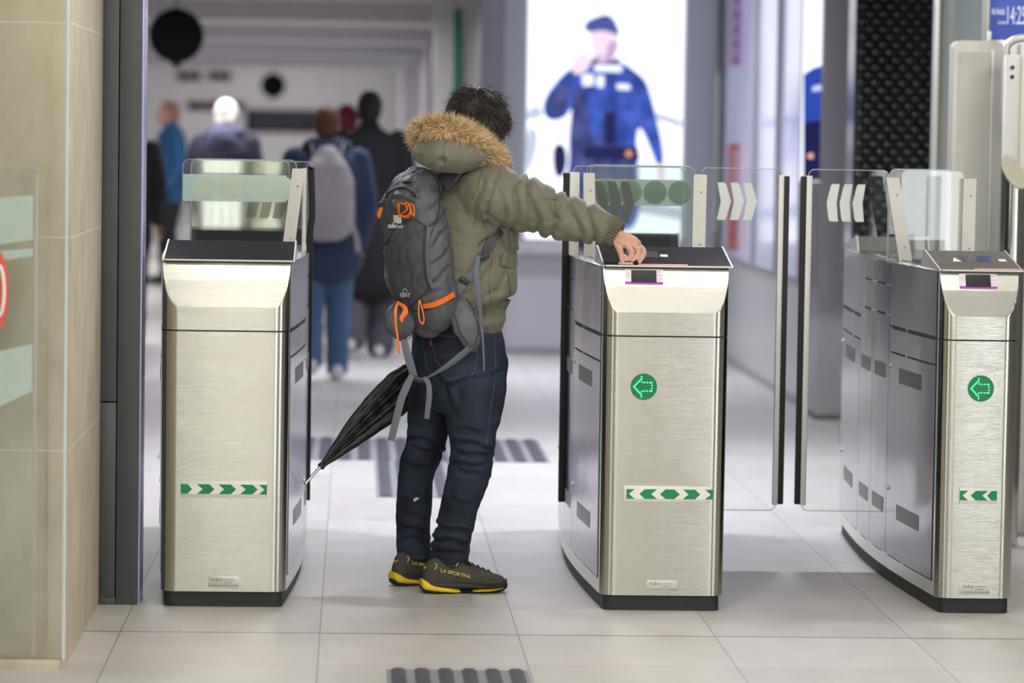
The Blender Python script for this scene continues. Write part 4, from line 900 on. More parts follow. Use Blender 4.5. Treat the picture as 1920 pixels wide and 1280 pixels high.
# ================================================================== THE MAN AT THE MIDDLE GATE
from mathutils.bvhtree import BVHTree
FV = np.array((.8, .6, 0)); SV = np.array((.6, -.8, 0)); UV = np.array((0, 0, 1.))      # facing, his right-hand side, up
man = thing('person', tuple(at(840, 1104, 11.2).xy) + (0,), 'man in olive parka and dark jeans reaching with bare hand to the middle gate', 'person')
class Surf:
    def __init__(s, V, Fc): s.t = BVHTree.FromPolygons([Vector(v) for v in V], [tuple(f) for f in Fc])
    def hit(s, px, py, off=0.002, fallback=11.0):
        p = at(px, py, 1.0); d = (p - CAMP).normalized(); h = s.t.ray_cast(CAMP, d)
        if h[0] is None: return at(px, py, fallback)
        n = h[1] if h[1].dot(d) < 0 else -h[1]; return h[0] + n * off
    def nrm(s, px, py):
        p = at(px, py, 1.0); d = (p - CAMP).normalized(); h = s.t.ray_cast(CAMP, d)
        if h[0] is None: return Vector((0, -1, 0))
        return h[1] if h[1].dot(d) < 0 else -h[1]
    def line(s, pts, off=0.001, n=None):
        P = crom(np.array(pts, float), n or max(6, len(pts) * 6)); return [s.hit(x, y, off) for x, y in P]
    def band(s, name, pts, w, m, parent, off=0.002, th=0.002, n=None):
        """flat strip lying on the surface along pixel path pts"""
        P = crom(np.array(pts, float), n or max(6, len(pts) * 6)); C = [arr(s.hit(x, y, off)) for x, y in P]; N = [arr(s.nrm(x, y)) for x, y in P]
        C = np.array(C); N = np.array(N); 
        for _ in range(3): N[1:-1] = (N[:-2] + N[1:-1] * 2 + N[2:]) / 4
        T = np.gradient(C, axis=0); V = []; n_ = len(C); ww = np.interp(np.linspace(0, 1, n_), np.linspace(0, 1, 2 if np.isscalar(w) else len(w)), [w, w] if np.isscalar(w) else w)
        for k in range(n_):
            sd = np.cross(T[k], N[k]); sd /= np.linalg.norm(sd) + 1e-9; nn = N[k] / np.linalg.norm(N[k])
            for a, c in ((-1, 0), (1, 0), (1, 1), (-1, 1)): V.append(C[k] + sd * a * ww[k] / 2 + nn * c * th)
        Fc = [(4 * k + a, 4 * k + (a + 1) % 4, 4 * k + 4 + (a + 1) % 4, 4 * k + 4 + a) for k in range(n_ - 1) for a in range(4)] + [(0, 1, 2, 3), (4 * n_ - 1, 4 * n_ - 2, 4 * n_ - 3, 4 * n_ - 4)]
        return add(name, V, Fc, m, parent)
def A3(L): return [at(x, y, Y) for x, y, Y in L]
px2m = lambda r, Y=11.1: r * Y / F_PX

# ---- materials
olive = mat('olive_cloth', (0.160, 0.157, 0.112), 0.62, bump=0.15, bscale=420, var=0.08, vscale=5, sheen=0.15)
rib = mat('olive_rib_knit', (0.125, 0.122, 0.080), 0.8)
denim_m, nt, bb = nm('dark_denim')
tc = nt.nodes.new('ShaderNodeTexCoord'); n1 = nt.nodes.new('ShaderNodeTexNoise'); n1.inputs['Scale'].default_value = 9; n1.inputs['Detail'].default_value = 6; nt.links.new(tc.outputs['Object'], n1.inputs['Vector'])
mp = nt.nodes.new('ShaderNodeMapping'); mp.inputs['Scale'].default_value = (900, 900, 160); nt.links.new(tc.outputs['Object'], mp.inputs[0]); n2 = nt.nodes.new('ShaderNodeTexNoise'); n2.inputs['Scale'].default_value = 1; nt.links.new(mp.outputs[0], n2.inputs['Vector'])
ad = nt.nodes.new('ShaderNodeMath'); ad.operation = 'MULTIPLY_ADD'; nt.links.new(n2.outputs[0], ad.inputs[0]); ad.inputs[1].default_value = 0.35; nt.links.new(n1.outputs[0], ad.inputs[2])
cr = nt.nodes.new('ShaderNodeValToRGB'); cr.color_ramp.elements[0].position = 0.5; cr.color_ramp.elements[0].color = (0.0035, 0.006, 0.014, 1); cr.color_ramp.elements[1].position = 0.95; cr.color_ramp.elements[1].color = (0.024, 0.041, 0.076, 1)
nt.links.new(ad.outputs[0], cr.inputs[0]); nt.links.new(cr.outputs[0], bb.inputs['Base Color']); bb.inputs['Roughness'].default_value = 0.8
bp = nt.nodes.new('ShaderNodeBump'); bp.inputs['Strength'].default_value = 0.2; bp.inputs['Distance'].default_value = 0.002; nt.links.new(n2.outputs[0], bp.inputs['Height']); nt.links.new(bp.outputs[0], bb.inputs['Normal'])
stitch = mat('pale_stitching', (0.085, 0.085, 0.09), 0.9)
grey_nylon = mat('slate_nylon', (0.080, 0.087, 0.100), 0.50, bump=0.12, bscale=500, var=0.06, vscale=6)
grey_nylon2 = mat('slate_nylon_light', (0.11, 0.118, 0.135), 0.55, bump=0.2, bscale=260)
web = mat('grey_webbing', (0.125, 0.145, 0.175), 0.6, bump=0.3, bscale=300)
orange = mat('orange_webbing', (0.82, 0.17, 0.015), 0.5)
blackpl = mat('black_buckle', (0.012, 0.012, 0.013), 0.35)

# ---- torso, arms (cloth) ---------------------------------------------------
TY = 11.15
def ring_tube(rows, seg=40, m=36, power=2.2, **k):
    """rows: (centre px, py, Y, radius along his side axis, radius along facing)"""
    return tube([at(x, y, Y) for x, y, Y, _, _ in rows], [r[4] for r in rows], [r[3] for r in rows], seg=seg, m=m, ref=tuple(SV), power=power, **k)
torso = ring_tube([(868, 592, TY, .165, .125), (862, 570, TY, .195, .158), (860, 540, TY, .205, .172), (861, 480, TY, .205, .170), (864, 420, TY, .215, .155), (866, 372, TY, .215, .135), (868, 338, TY, .165, .105), (872, 318, TY, .10, .08)])
chest = ring_tube([(910, 560, 11.22, .07, .07), (915, 500, 11.22, .075, .078), (908, 440, 11.22, .075, .075)], m=16)
armR = A3([(880, 352, 11.06), (915, 364, 10.985), (955, 374, 10.97), (1000, 388, 10.975), (1045, 403, 10.98), (1085, 415, 10.965), (1118, 421, 10.945), (1135, 427, 10.94)])
armRr = [px2m(r) for r in (40, 54, 55, 48, 43, 39, 33, 27)]
armR_t = tube(armR, armRr, [r * .92 for r in armRr], seg=30, m=40)
armL = A3([(800, 360, 11.31), (772, 430, 11.38), (762, 520, 11.42), (800, 560, 11.50), (842, 600, 11.54), (856, 612, 11.55)])
armL_t = tube(armL, [.075, .08, .072, .068, .058, .045], seg=24, m=30)
V, Fc, N = remesh([torso, chest, armR_t, armL_t], 0.0058, 5)
# projected pixel coordinates of every vertex, for the creases
def proj(V):
    W = V - arr(CAMP); w_ = W @ arr(D_); return 960 + F_PX * (W @ arr(R_)) / w_, 640 - F_PX * (W @ arr(U_)) / w_
px, py = proj(V)
on_arm = np.clip((px - 925) / 30, 0, 1) * (py < 470) * (V[:, 1] < 11.12)
d = np.zeros(len(V)); yy = (py - (372 + (px - 955) * .30))
for c, a_, sl in ((938, .0065, .12), (968, .006, -.10), (1000, .0075, .18), (1040, .007, -.15), (1078, .0060, .25), (1108, .006, .05)):
    q = (px - c - sl * yy - 5 * np.sin(yy * .07)) ; d -= a_ * np.exp(-(q / 4.0) ** 2) * on_arm
    d += a_ * .55 * np.exp(-((q - 13) / 9) ** 2) * on_arm
# diagonal drag lines from the armpit and shoulder
for (x0, y0, x1, y1, wd, am) in ((905, 330, 880, 430, 4, .005), (925, 330, 905, 440, 4, .006), (895, 470, 945, 425, 5, .007), (880, 520, 930, 455, 5, .005), (870, 560, 925, 500, 5, .005), (900, 400, 960, 430, 4, .005), (935, 560, 955, 480, 4, .004), (985, 330, 1003, 425, 3.2, .003), (905, 560, 945, 540, 5, .005), (1015, 345, 1055, 430, 3, .0035), (950, 420, 1010, 432, 4, .004)):
    L = math.hypot(x1 - x0, y1 - y0); ux, uy = (x1 - x0) / L, (y1 - y0) / L; t = (px - x0) * ux + (py - y0) * uy; q = -(px - x0) * uy + (py - y0) * ux + 2.5 * np.sin(t * .09)
    m_ = np.exp(-(q / wd) ** 2) * np.clip(t / 12, 0, 1) * np.clip((L - t) / 12, 0, 1) * (V[:, 1] < 11.2); d -= am * m_
d *= 1.6
d += nz(V, 10, (1, 1, 1)) * .006 + nz(V, 26, (1, 1, 1.6), 5) * .0042 + nz(V, 60, (1, 1, 2), 9) * .0012
V = V + N * d[:, None]
jacket = add('jacket', V, Fc, olive, man, 70); SJ = Surf(V, Fc)
# hem rib and cuff rib: ribbed tubes
def ribbed(pts, ra, rb, ref, nr=46, amp=.0022, m=14, name='cuff', power=2.0):
    V, Fc = tube(pts, ra, rb, seg=nr * 4, m=m, ref=ref, dome=False, power=power); V = np.array(V); n = nr * 4
    C = V.reshape(-1, n, 3).mean(1); K = V.reshape(-1, n, 3) - C[:, None]; L = np.linalg.norm(K, axis=2, keepdims=True)
    w = amp * np.cos(np.arange(n) * 2 * PI / 4)[None, :, None]; return (C[:, None] + K * (1 + w / L)).reshape(-1, 3), Fc
hv, hf = ribbed([at(x, y, TY) for x, y in ((868, 611), (866, 600), (864, 588), (862, 572))], [.118, .126, .134, .150], [.148, .158, .166, .18], tuple(SV), nr=72, m=10, power=2.2)
add('hem_band', hv, hf, rib, jacket, 60)
cr1 = A3([(1128, 424, 10.94), (1140, 430, 10.938), (1152, 437, 10.93), (1160, 441, 10.925)])
hv, hf = ribbed(cr1, [px2m(q) for q in (27, 27.5, 26.5, 24)], [px2m(q) for q in (24, 24, 23, 20)], (0, 1, 0), nr=30, m=12); cuffR = add('cuff', hv, hf, rib, jacket, 60)
hv, hf = ribbed(A3([(846, 604, 11.543), (866, 618, 11.56)]), .045, .042, (0, 1, 0), nr=26, m=6); add('cuff', hv, hf, rib, jacket, 60)
# chest pocket flap and side pocket on the jacket front
flap = SJ.band('pocket_flap', [(938, 484), (952, 487), (965, 488)], .044, olive, jacket, .003, .006)
SJ.band('seam', [(952, 505), (954, 530), (957, 556)], .003, rib, jacket, .0005, .002)
SJ.band('seam', [(903, 318), (897, 350), (899, 385), (908, 420), (918, 440)], .003, rib, jacket, .0003, .0012)
SJ.band('seam', [(936, 428), (925, 470), (918, 520), (920, 572)], .0025, rib, jacket, .0003, .0012)
SJ.band('seam', [(1022, 372), (1050, 378), (1042, 408), (1016, 412)], .002, rib, jacket, .0003, .001)

# ---- hood and fur ------------------------------------------------------------
hood_s = [tube(A3([(795, 288, 10.97), (835, 290, 10.95), (880, 290, 10.99), (915, 296, 11.06)]), [px2m(q) for q in (24, 32, 30, 20)], [.05, .07, .075, .05], seg=26, m=26),
          tube(A3([(800, 275, 11.02), (845, 262, 11.03), (890, 275, 11.04)]), [px2m(q) for q in (22, 28, 24)], [.06, .08, .06], seg=24, m=18),
          tube(A3([(800, 280, 11.2), (840, 275, 11.24), (890, 290, 11.25), (930, 305, 11.22)]), .05, seg=18, m=18)]
V, Fc, N = remesh(hood_s, 0.006, 5); hx, hy = proj(V)
dd = nz(V, 16) * .008 + nz(V, 40, (1, 1, 2)) * .003
for (x0, y0, r0, am) in ((828, 303, 9, .012), (783, 296, 8, .007), (812, 308, 7, .004)): dd -= am * np.exp(-(((hx - x0) ** 2 + (hy - y0) ** 2) / r0 ** 2))
V = V + N * dd[:, None]
hood = add('hood', V, Fc, olive, man, 70); SH = Surf(V, Fc)
SH.band('seam', [(838, 262), (832, 285), (836, 312)], .0025, rib, hood, .0004, .001)
fur_pts = A3([(783, 262, 11.10), (792, 250, 11.02), (820, 243, 10.965), (852, 249, 10.95), (880, 265, 10.965), (902, 283, 10.99), (924, 298, 11.03), (934, 303, 11.10)])
fr_ = [px2m(q) for q in (10, 16, 19, 20, 23, 23, 18, 10)]
fur_back = A3([(783, 262, 11.10), (800, 255, 11.20), (850, 262, 11.27), (900, 285, 11.27), (930, 300, 11.20), (936, 304, 11.10)])
furm = strand_mat('tan_fur', (0.40, 0.25, 0.10), (1.0, 0.86, 0.62), 0.6, (0.78, 0.56, 0.30))
V1, F1 = tube(fur_pts, fr_, seg=30, m=60); V2, F2 = tube(fur_back, px2m(15), seg=20, m=40)
core = MB().add(V1, F1).add(V2, F2); fur = core.out('fur_trim', mat('fur_base', (0.26, 0.16, 0.07), 0.9), man, 70)
def sample(V, Fc, n, cond=None):
    V = np.array(V); tri = np.array([f[:3] for f in Fc if len(f) >= 3] + [(f[0], f[2], f[3]) for f in Fc if len(f) == 4]); A, B, C = V[tri[:, 0]], V[tri[:, 1]], V[tri[:, 2]]
    nr = np.cross(B - A, C - A); ar = np.linalg.norm(nr, axis=1); nr /= ar[:, None] + 1e-12; k = rng.choice(len(tri), n, p=ar / ar.sum()); u = rng.random((n, 2)); fl = u.sum(1) > 1; u[fl] = 1 - u[fl]
    return A[k] + (B - A)[k] * u[:, :1] + (C - A)[k] * u[:, 1:], nr[k]
R1, N1 = sample(V1, F1, 9500); cen = crom(np.array([tuple(p) for p in fur_pts]), 200); 
ci = np.array([np.argmin(((cen - r) ** 2).sum(1)) for r in R1]); N1 = R1 - cen[ci]; N1 /= np.linalg.norm(N1, axis=1)[:, None]
tg = np.gradient(cen, axis=0)[ci]; tg /= np.linalg.norm(tg, axis=1)[:, None]
clump = np.column_stack([nz(R1, 45, off=3.1), nz(R1, 45, off=7.7), nz(R1, 45, off=12.3)])
D1 = N1 + np.array((0, 0, .10)) + tg * .25 + clump * 2.0
sv, sf = strands(R1, D1, .037, .00125, bend=np.array((0.08, -.05, -.28)), seg=3, jitter=.16, curl=.5)
add('fur_strands', sv, sf, furm, fur, 0)['kind'] = 'stuff'
R2, N2 = sample(V2, F2, 1800); cen = np.array(V2).mean(0); sv, sf = strands(R2, N2 * 1.0 + np.array((0, 0, .8)), .024, .0013, seg=2, jitter=.4)
add('fur_strands', sv, sf, furm, fur, 0)['kind'] = 'stuff'

# ---- head and hair -------------------------------------------------------------
hc = arr(at(889, 229, 11.10)); hf_ = np.array((.80, .42, -.42)); hf_ /= np.linalg.norm(hf_)
hsh, hax = head_shapes(hc, hf_, (0.25, 0, 1), 0.98)
# ---- right hand: palm, five bent fingers and thumb pressing a ticket to the reader
PT = lambda x, y, Y: arr(at(x, y, Y))
hand = []
hand.append(tube([PT(1148, 436, 10.935), PT(1160, 444, 10.925), PT(1172, 451, 10.918), PT(1186, 457, 10.915)], [.0215, .0225, .027, .025], [.016, .017, .021, .026], seg=20, m=14))
hand.append(tube([PT(1156, 448, 10.915), PT(1168, 455, 10.90), PT(1178, 458, 10.895)], [.016, .019, .014], seg=16, m=8))
hand.append(tube([PT(1168, 446, 10.935), PT(1182, 450, 10.945), PT(1195, 456, 10.945)], [.016, .017, .013], seg=16, m=8))
fr2 = ([.0105, .0100, .0090, .0078], )
fing = [  # index, middle, ring, little: knuckle, middle joint, end joint, tip
    ([(1174, 457, 10.893), (1184, 473, 10.872), (1181, 484, 10.866), (1172, 486.5, 10.866)], [.0110, .0100, .0088, .0078]),
    ([(1184, 455, 10.905), (1196, 470, 10.885), (1194, 482, 10.874), (1186, 488, 10.868)], [.0110, .0102, .0090, .0078]),
    ([(1191, 456, 10.922), (1205, 468, 10.905), (1205, 480, 10.885), (1199, 491, 10.858)], [.0105, .0096, .0086, .0072]),
    ([(1195, 460, 10.938), (1207, 471, 10.930), (1207, 480, 10.912), (1203, 487, 10.898)], [.0095, .0085, .0075, .0065])]
for p, r in fing: hand.append(tube([PT(*q) for q in p], r, seg=14, m=16))
hand.append(tube([PT(1154, 450, 10.915), PT(1160, 463, 10.895), PT(1165, 478, 10.872), PT(1167, 491, 10.850)], [.0145, .0122, .0098, .0080], seg=16, m=16))
for q, r in (((1175, 456, 10.890), .0108), ((1185, 453, 10.900), .0108), ((1193, 454, 10.918), .0100), ((1185, 472, 10.868), .0098), ((1197, 469, 10.882), .0098), ((1206, 468, 10.902), .0092)): hand.append(sphere(PT(*q), r, 12, 8))
HV, HF, HN = remesh(hand, 0.0020, 2)
HV = HV + HN * (nz(HV, 120) * .0006)[:, None]
# left hand round the umbrella handle, hidden in front of the body
UA, UB = arr(at(602, 874, 11.34)), arr(at(792, 690, 11.50)); ud = (UB - UA) / np.linalg.norm(UB - UA); UH = UB + ud * .30
lh = simple_hand(arr(at(864, 617, 11.562)), (0.5, .15, -.6), (0, -1, 0.1), 1.0, curl=1.1)
# body as one continuous surface
legR_c = A3([(890, 640, 11.10), (889, 715, 11.09), (887, 798, 11.10), (884, 850, 11.10), (874, 910, 11.13), (858, 980, 11.19), (846, 1060, 11.22), (838, 1085, 11.23)])
legL_c = A3([(815, 640, 11.26), (808, 715, 11.27), (804, 800, 11.27), (790, 861, 11.29), (781, 910, 11.33), (776, 985, 11.38), (776, 1045, 11.39), (772, 1072, 11.395)])
slim = (.074, .068, .048, .042, .042, .036, .032, .030)
fa_ = tube(armR[:-1] + A3([(1128, 424, 10.94), (1152, 438, 10.93), (1166, 447, 10.922)]), [.045, .05, .048, .045, .042, .038, .034, .030, .023, .021], seg=18, m=30)
fl_ = tube(armL[:-1] + [at(858, 612, 11.555), at(868, 621, 11.565)], [.05, .048, .042, .04, .034, .028, .026], seg=16, m=24)
tb_ = ring_tube([(862, 640, TY, .12, .09), (862, 560, TY, .13, .10), (864, 450, TY, .17, .12), (868, 350, TY, .15, .09), (876, 320, 11.12, .07, .06)], seg=24, m=20)
nk_ = tube([at(872, 330, 11.13), at(884, 265, 11.11), at(892, 240, 11.10)], [.062, .056, .05], seg=18, m=10)
V, Fc, N = remesh(hsh + [fa_, fl_, tb_, nk_, tube(legR_c, slim, seg=18, m=24), tube(legL_c, slim, seg=18, m=24)] + lh, 0.0065, 2)
bd = MB().add(V, Fc).add(HV, HF).out('body', M['skin'], man, 70)
eyes(hc, hax, man, .98)
# finger nails that face the camera
SHd = Surf(HV, HF)
for x, y in ((1173, 486), (1187, 488), (1200, 492)):
    n_ = SHd.nrm(x, y); c_ = SHd.hit(x, y, .0003); V_, F_ = sphere(c_, (.0042, .0012, .0040), 10, 6); add('finger_nail', V_, F_, mat('nail', (0.70, 0.45, 0.36), 0.3), man)
r_, f_, u_ = hax
scalp = [sphere(hc + u_ * .022, (.083, .104, .096), 26, 18, hax), sphere(hc - f_ * .045 - u_ * .035, (.073, .062, .085), 22, 14, hax), sphere(hc + f_ * .055 + u_ * .035, (.066, .055, .058), 18, 12, hax), sphere(hc + r_ * .066 - u_ * .012 - f_ * .005, (.026, .052, .072), 16, 10, hax), sphere(hc - r_ * .066 - u_ * .012 - f_ * .005, (.026, .052, .072), 16, 10, hax)]
V, Fc, N = remesh(scalp, 0.005, 2)
V = V + N * (nz(V, 34) * .006 + np.sin(nz(V, 14) * 40) * .0016)[:, None]
hair_m = strand_mat('dark_brown_hair', (0.012, 0.010, 0.009), (0.11, 0.085, 0.07), 0.40, (0.03, 0.024, 0.02))
hair = add('hair', V, Fc, mat('hair_base', (0.013, 0.011, 0.010), 0.55), man, 70)
R3, _ = sample(V, Fc, 6500); K = R3 - hc; Nn = K / np.linalg.norm(K, axis=1)[:, None]
crown = hc - f_ * .045 + u_ * .10; fl = R3 - crown; fl = fl - Nn * (fl * Nn).sum(1)[:, None]; fl /= np.linalg.norm(fl, axis=1)[:, None] + 1e-6
wv = np.column_stack([nz(R3, 22, off=1.5), nz(R3, 22, off=6.5), nz(R3, 22, off=9.5)])
D3 = fl + Nn * .28 + wv * 1.3 + np.array((0, 0, -.15))
sv, sf = strands(R3, D3, .050, .00085, bend=np.array((0.1, 0, -.55)), seg=5, jitter=.10, curl=.7)
add('hair_strands', sv, sf, hair_m, hair, 0)['kind'] = 'stuff'
k_ = rng.choice(len(R3), 260); sv, sf = strands(R3[k_], Nn[k_] * .9 + D3[k_] * .7, .060, .0006, bend=np.array((0.2, 0, -.5)), seg=6, jitter=.35, curl=1.2)
add('hair_strands', sv, sf, hair_m, hair, 0)['kind'] = 'stuff'
# ear seen below the hair
V, Fc = sphere(arr(at(932, 252, 11.03)), (.012, .009, .026), 14, 10); 

# ---- jeans ---------------------------------------------------------------------
def legtube(rows, seg=28):
    return tube([at(x, y, Y) for x, y, Y, r in rows], [px2m(r, 11.2) for _, _, _, r in rows], [px2m(r, 11.2) * 1.02 for _, _, _, r in rows], seg=seg, m=60, dome=False)
LR = [(889, 700, 11.09, 61), (889, 735, 11.09, 60), (888, 770, 11.09, 54), (886, 800, 11.10, 47.5), (886, 836, 11.10, 43), (884, 862, 11.11, 42), (878, 891, 11.12, 41), (868, 925, 11.15, 38), (860, 950, 11.17, 36), (852, 992, 11.19, 35), (846, 1020, 11.20, 36), (843, 1045, 11.21, 36), (841, 1062, 11.215, 35.5)]
LL = [(812, 690, 11.26, 48), (808, 730, 11.27, 43), (804, 775, 11.27, 40.5), (803, 805, 11.27, 39.5), (797, 835, 11.28, 38), (787, 861, 11.29, 36), (781, 895, 11.32, 34.5), (777, 950, 11.36, 34), (774, 992, 11.38, 32), (775, 1020, 11.385, 33), (777, 1040, 11.39, 33), (777, 1050, 11.39, 33)]
pel = ring_tube([(862, 715, 11.15, .150, .125), (861, 690, TY, .172, .148), (859, 650, TY, .160, .142), (856, 612, TY, .148, .130), (858, 585, TY, .14, .12)], seg=36, m=24)
V, Fc, N = remesh([legtube(LR), legtube(LL), pel, sphere(at(905, 690, 11.10), (.075, .08, .09)), sphere(at(838, 672, 11.12), (.085, .09, .085))], 0.0060, 3); jx, jy = proj(V)
d = np.zeros(len(V))
def fold(x0, y0, x1, y1, wd, am):
    global d
    L = math.hypot(x1 - x0, y1 - y0); ux, uy = (x1 - x0) / L, (y1 - y0) / L; t = (jx - x0) * ux + (jy - y0) * uy; q = -(jx - x0) * uy + (jy - y0) * ux + 2.2 * np.sin(t * .11 + x0)
    m_ = np.clip(t / 10 + .3, 0, 1) * np.clip((L - t) / 14 + .3, 0, 1) * (t > -4) * (t < L + 4); d -= am * np.exp(-(q / wd) ** 2) * m_; d += am * .7 * np.exp(-((q + wd * 2) / (wd * 1.2)) ** 2) * m_
for a in ((845, 822, 925, 842, 4, .008), (850, 846, 926, 858, 4, .008), (842, 868, 918, 874, 4, .007), (846, 800, 905, 815, 5, .005), (858, 880, 920, 900, 5, .005), (764, 815, 830, 838, 4, .009), (768, 838, 835, 852, 4, .009), (756, 868, 812, 880, 4, .006), (765, 795, 812, 808, 5, .004),
          (812, 985, 884, 1000, 4, .007), (808, 1008, 880, 1020, 4, .008), (806, 1030, 878, 1040, 4, .005), (745, 985, 800, 1000, 4, .008), (746, 1008, 806, 1014, 4, .007), (750, 960, 805, 975, 5, .005), (832, 720, 940, 700, 4, .006), (828, 712, 850, 770, 5, .007), (840, 760, 870, 730, 5, .004), (780, 700, 825, 760, 5, .004), (845, 935, 885, 950, 4, .004)): fold(*a)
d *= 1.3
d += nz(V, 12, (1, 1, .8), 2) * .006 + nz(V, 30, (1.2, 1.2, .9), 6) * .003
V = V + N * d[:, None]
jeans = add('jeans', V, Fc, denim_m, man, 75); SD = Surf(V, Fc)
# stitching, pockets, tab, paint spot
SD.band('pocket_stitching', [(806, 628), (812, 650), (818, 676), (832, 688), (850, 676)], .0022, stitch, jeans, .0004, .0008)
SD.band('pocket_stitching', [(806, 628), (835, 630), (856, 631)], .0035, stitch, jeans, .0004, .001)
SD.band('pocket_stitching', [(818, 668), (838, 667), (858, 662)], .0016, stitch, jeans, .0004, .0008)
SD.band('pocket_stitching', [(829, 700), (842, 710), (870, 704), (890, 695), (897, 630)], .0022, stitch, jeans, .0004, .0008)
SD.band('side_seam', [(925, 610), (928, 660), (926, 720), (918, 780), (912, 840)], .0025, stitch, jeans, .0004, .0008)
SD.band('centre_seam', [(790, 612), (794, 650), (802, 690), (822, 715)], .0022, stitch, jeans, .0004, .0008)
SD.band('waist_stitching', [(775, 622), (800, 626), (835, 626)], .0018, stitch, jeans, .0004, .0008)
SD.band('hem_stitching', [(806, 1054), (828, 1061), (850, 1061), (876, 1052)], .0018, stitch, jeans, .0004, .0008)
SD.band('hem_stitching', [(745, 1039), (770, 1043), (805, 1044)], .0018, stitch, jeans, .0004, .0008)
SD.band('red_tab', [(808, 638), (810, 648)], .008, mat('red_tab_cloth', (0.62, 0.09, 0.05), 0.6), jeans, .002, .002)
SD.band('white_spot', [(776, 938), (781, 934), (786, 933)], [.008, .012, .002], mat('white_paper', (0.75, 0.74, 0.68), 0.7), jeans, .0015, .0015)

# ---- shoes ---------------------------------------------------------------------
upm = mat('grey_suede', (0.060, 0.056, 0.045), 0.85, bump=0.35, bscale=120, var=0.25, vscale=30); rubm = mat('dark_rubber', (0.022, 0.022, 0.021), 0.6, bump=0.3, bscale=60, var=0.2, vscale=20)
yel = mat('yellow_foam', (0.80, 0.55, 0.02), 0.45); yel2 = mat('yellow_print', (0.70, 0.60, 0.12), 0.5)
def shoe(heel, ang, label_text, L=.285):
    """profile runs from heel (t=0) to toe (t=1)"""
    h = arr(heel); f = np.array((math.cos(ang), math.sin(ang), 0)); r = np.array((math.sin(ang), -math.cos(ang), 0)); P = lambda t, x, z: h + f * t * L + r * x + UV * z
    T = [0, .05, .15, .3, .42, .55, .7, .85, .95, 1.0]
    bot = [.030, .022, .018, .016, .018, .016, .016, .018, .024, .034]; top = [.078, .106, .116, .108, .108, .098, .080, .064, .055, .043]; hw = [.018, .028, .034, .034, .035, .041, .046, .043, .030, .014]
    seg = 28
    def loft(T, bot, top, hw, pw=2.4, n=36):
        A = crom(np.column_stack([T, bot, top, hw]), n); V = []
        for t, b_, tp, w_ in A:
            for k in range(seg):
                a = 2 * PI * k / seg; c, s_ = math.cos(a), math.sin(a); c = math.copysign(abs(c) ** (2 / pw), c); s_ = math.copysign(abs(s_) ** (2 / pw), s_)
                V.append(P(t, c * w_ * (1.0 if s_ < 0 else 1 - .28 * s_), (b_ + tp) / 2 + s_ * (tp - b_) / 2))
        Fc = [(k * seg + j, k * seg + (j + 1) % seg, (k + 1) * seg + (j + 1) % seg, (k + 1) * seg + j) for k in range(n - 1) for j in range(seg)] + [tuple(range(seg))[::-1], tuple(range((n - 1) * seg, n * seg))]
        return V, Fc
    V, Fc = loft(T, bot, top, hw); sh = add('shoe', V, Fc, upm, man, 60)
    V, Fc = loft([0.0, .1, .3, .5, .7, .85, .97, 1.015], [.020, .014, .012, .014, .012, .012, .018, .030], [.046, .050, .046, .040, .036, .034, .040, .046], [.020, .036, .0375, .037, .0475, .0455, .031, .014], 3.0); add('rubber_rand', V, Fc, rubm, sh, 60)
    V, Fc = loft([-.035, .0, .12, .25, .36, .43], [.024, .012, .006, .003, .002, .003], [.050, .046, .036, .026, .018, .012], [.024, .034, .040, .0405, .040, .034], 3.5); add('yellow_heel_foam', V, Fc, yel, sh, 60)
    V, Fc = loft([.58, .68, .8, .92, .97], [.005, .005, .006, .011, .016], [.010, .017, .019, .020, .020], [.040, .0485, .0485, .036, .026], 3.5); add('yellow_forefoot_foam', V, Fc, yel, sh, 60)
    V, Fc = loft([-.04, .02, .15, .3, .45, .6, .75, .9, 1.0, 1.02], [.014, .003, .0005, .0005, .004, .001, .0005, .002, .012, .022], [.026, .018, .011, .009, .010, .009, .009, .014, .026, .032], [.018, .032, .038, .038, .034, .043, .046, .040, .026, .012], 3.0); add('outsole', V, Fc, mat('black_outsole', (0.012, 0.012, 0.012), 0.7, bump=.5, bscale=80), sh, 60)
    S_ = Surf(*loft(T, bot, top, hw)); o = []
    for k in range(6):
        t = .44 + k * .066; z = float(np.interp(t, T, top)) - .001; w_ = .020
        for sg in (-1, 1):
            V, Fc = tube([P(t, -sg * w_, z - .007), P(t + .02, 0, z + .003), P(t + .045, sg * w_, z - .008)], .0024, seg=8, m=8); add('lace', V, Fc, M['black'], sh)
    for sg in (-1, 1):
        V, Fc = tube([P(.45, 0, .105), P(.50, sg * .02, .112), P(.56, sg * .035, .095), P(.50, sg * .015, .098)], .002, seg=8, m=12); add('lace_bow', V, Fc, M['black'], sh)
    V, Fc = tube([P(.12, .0275, .100), P(.14, .0305, .094), P(.115, .033, .083)], .0018, seg=6, m=6); add('yellow_tab', V, Fc, yel2, sh)
    V, Fc = tube([P(.40, .028, .102), P(.37, .033, .092)], .0016, seg=6, m=6); add('yellow_tab', V, Fc, yel2, sh)
    V, Fc = tube([P(.02, -.012, .088), P(.0, 0, .08), P(.02, .012, .088)], .0016, seg=6, m=8); add('yellow_tab', V, Fc, yel2, sh)
    dn = f * math.cos(.22) - UV * math.sin(.22); upv = UV * math.cos(.22) + f * math.sin(.22) - r * .25
    q = P(.175, .0365, .074); text('side_lettering', 'LA SPORTIVA', .0165, tuple(q), tuple(dn + r * .055), tuple(upv), yel2, sh, .0012, sx=1.05)
    return sh
shR = shoe(arr(at(794, 1110, 11.16)) * np.array((1, 1, 0)), .16, 'LA SPORTIVA', .276)
shL = shoe(arr(at(739, 1099, 11.33)) * np.array((1, 1, 0)), .55, 'LA SPORTIVA', .275)

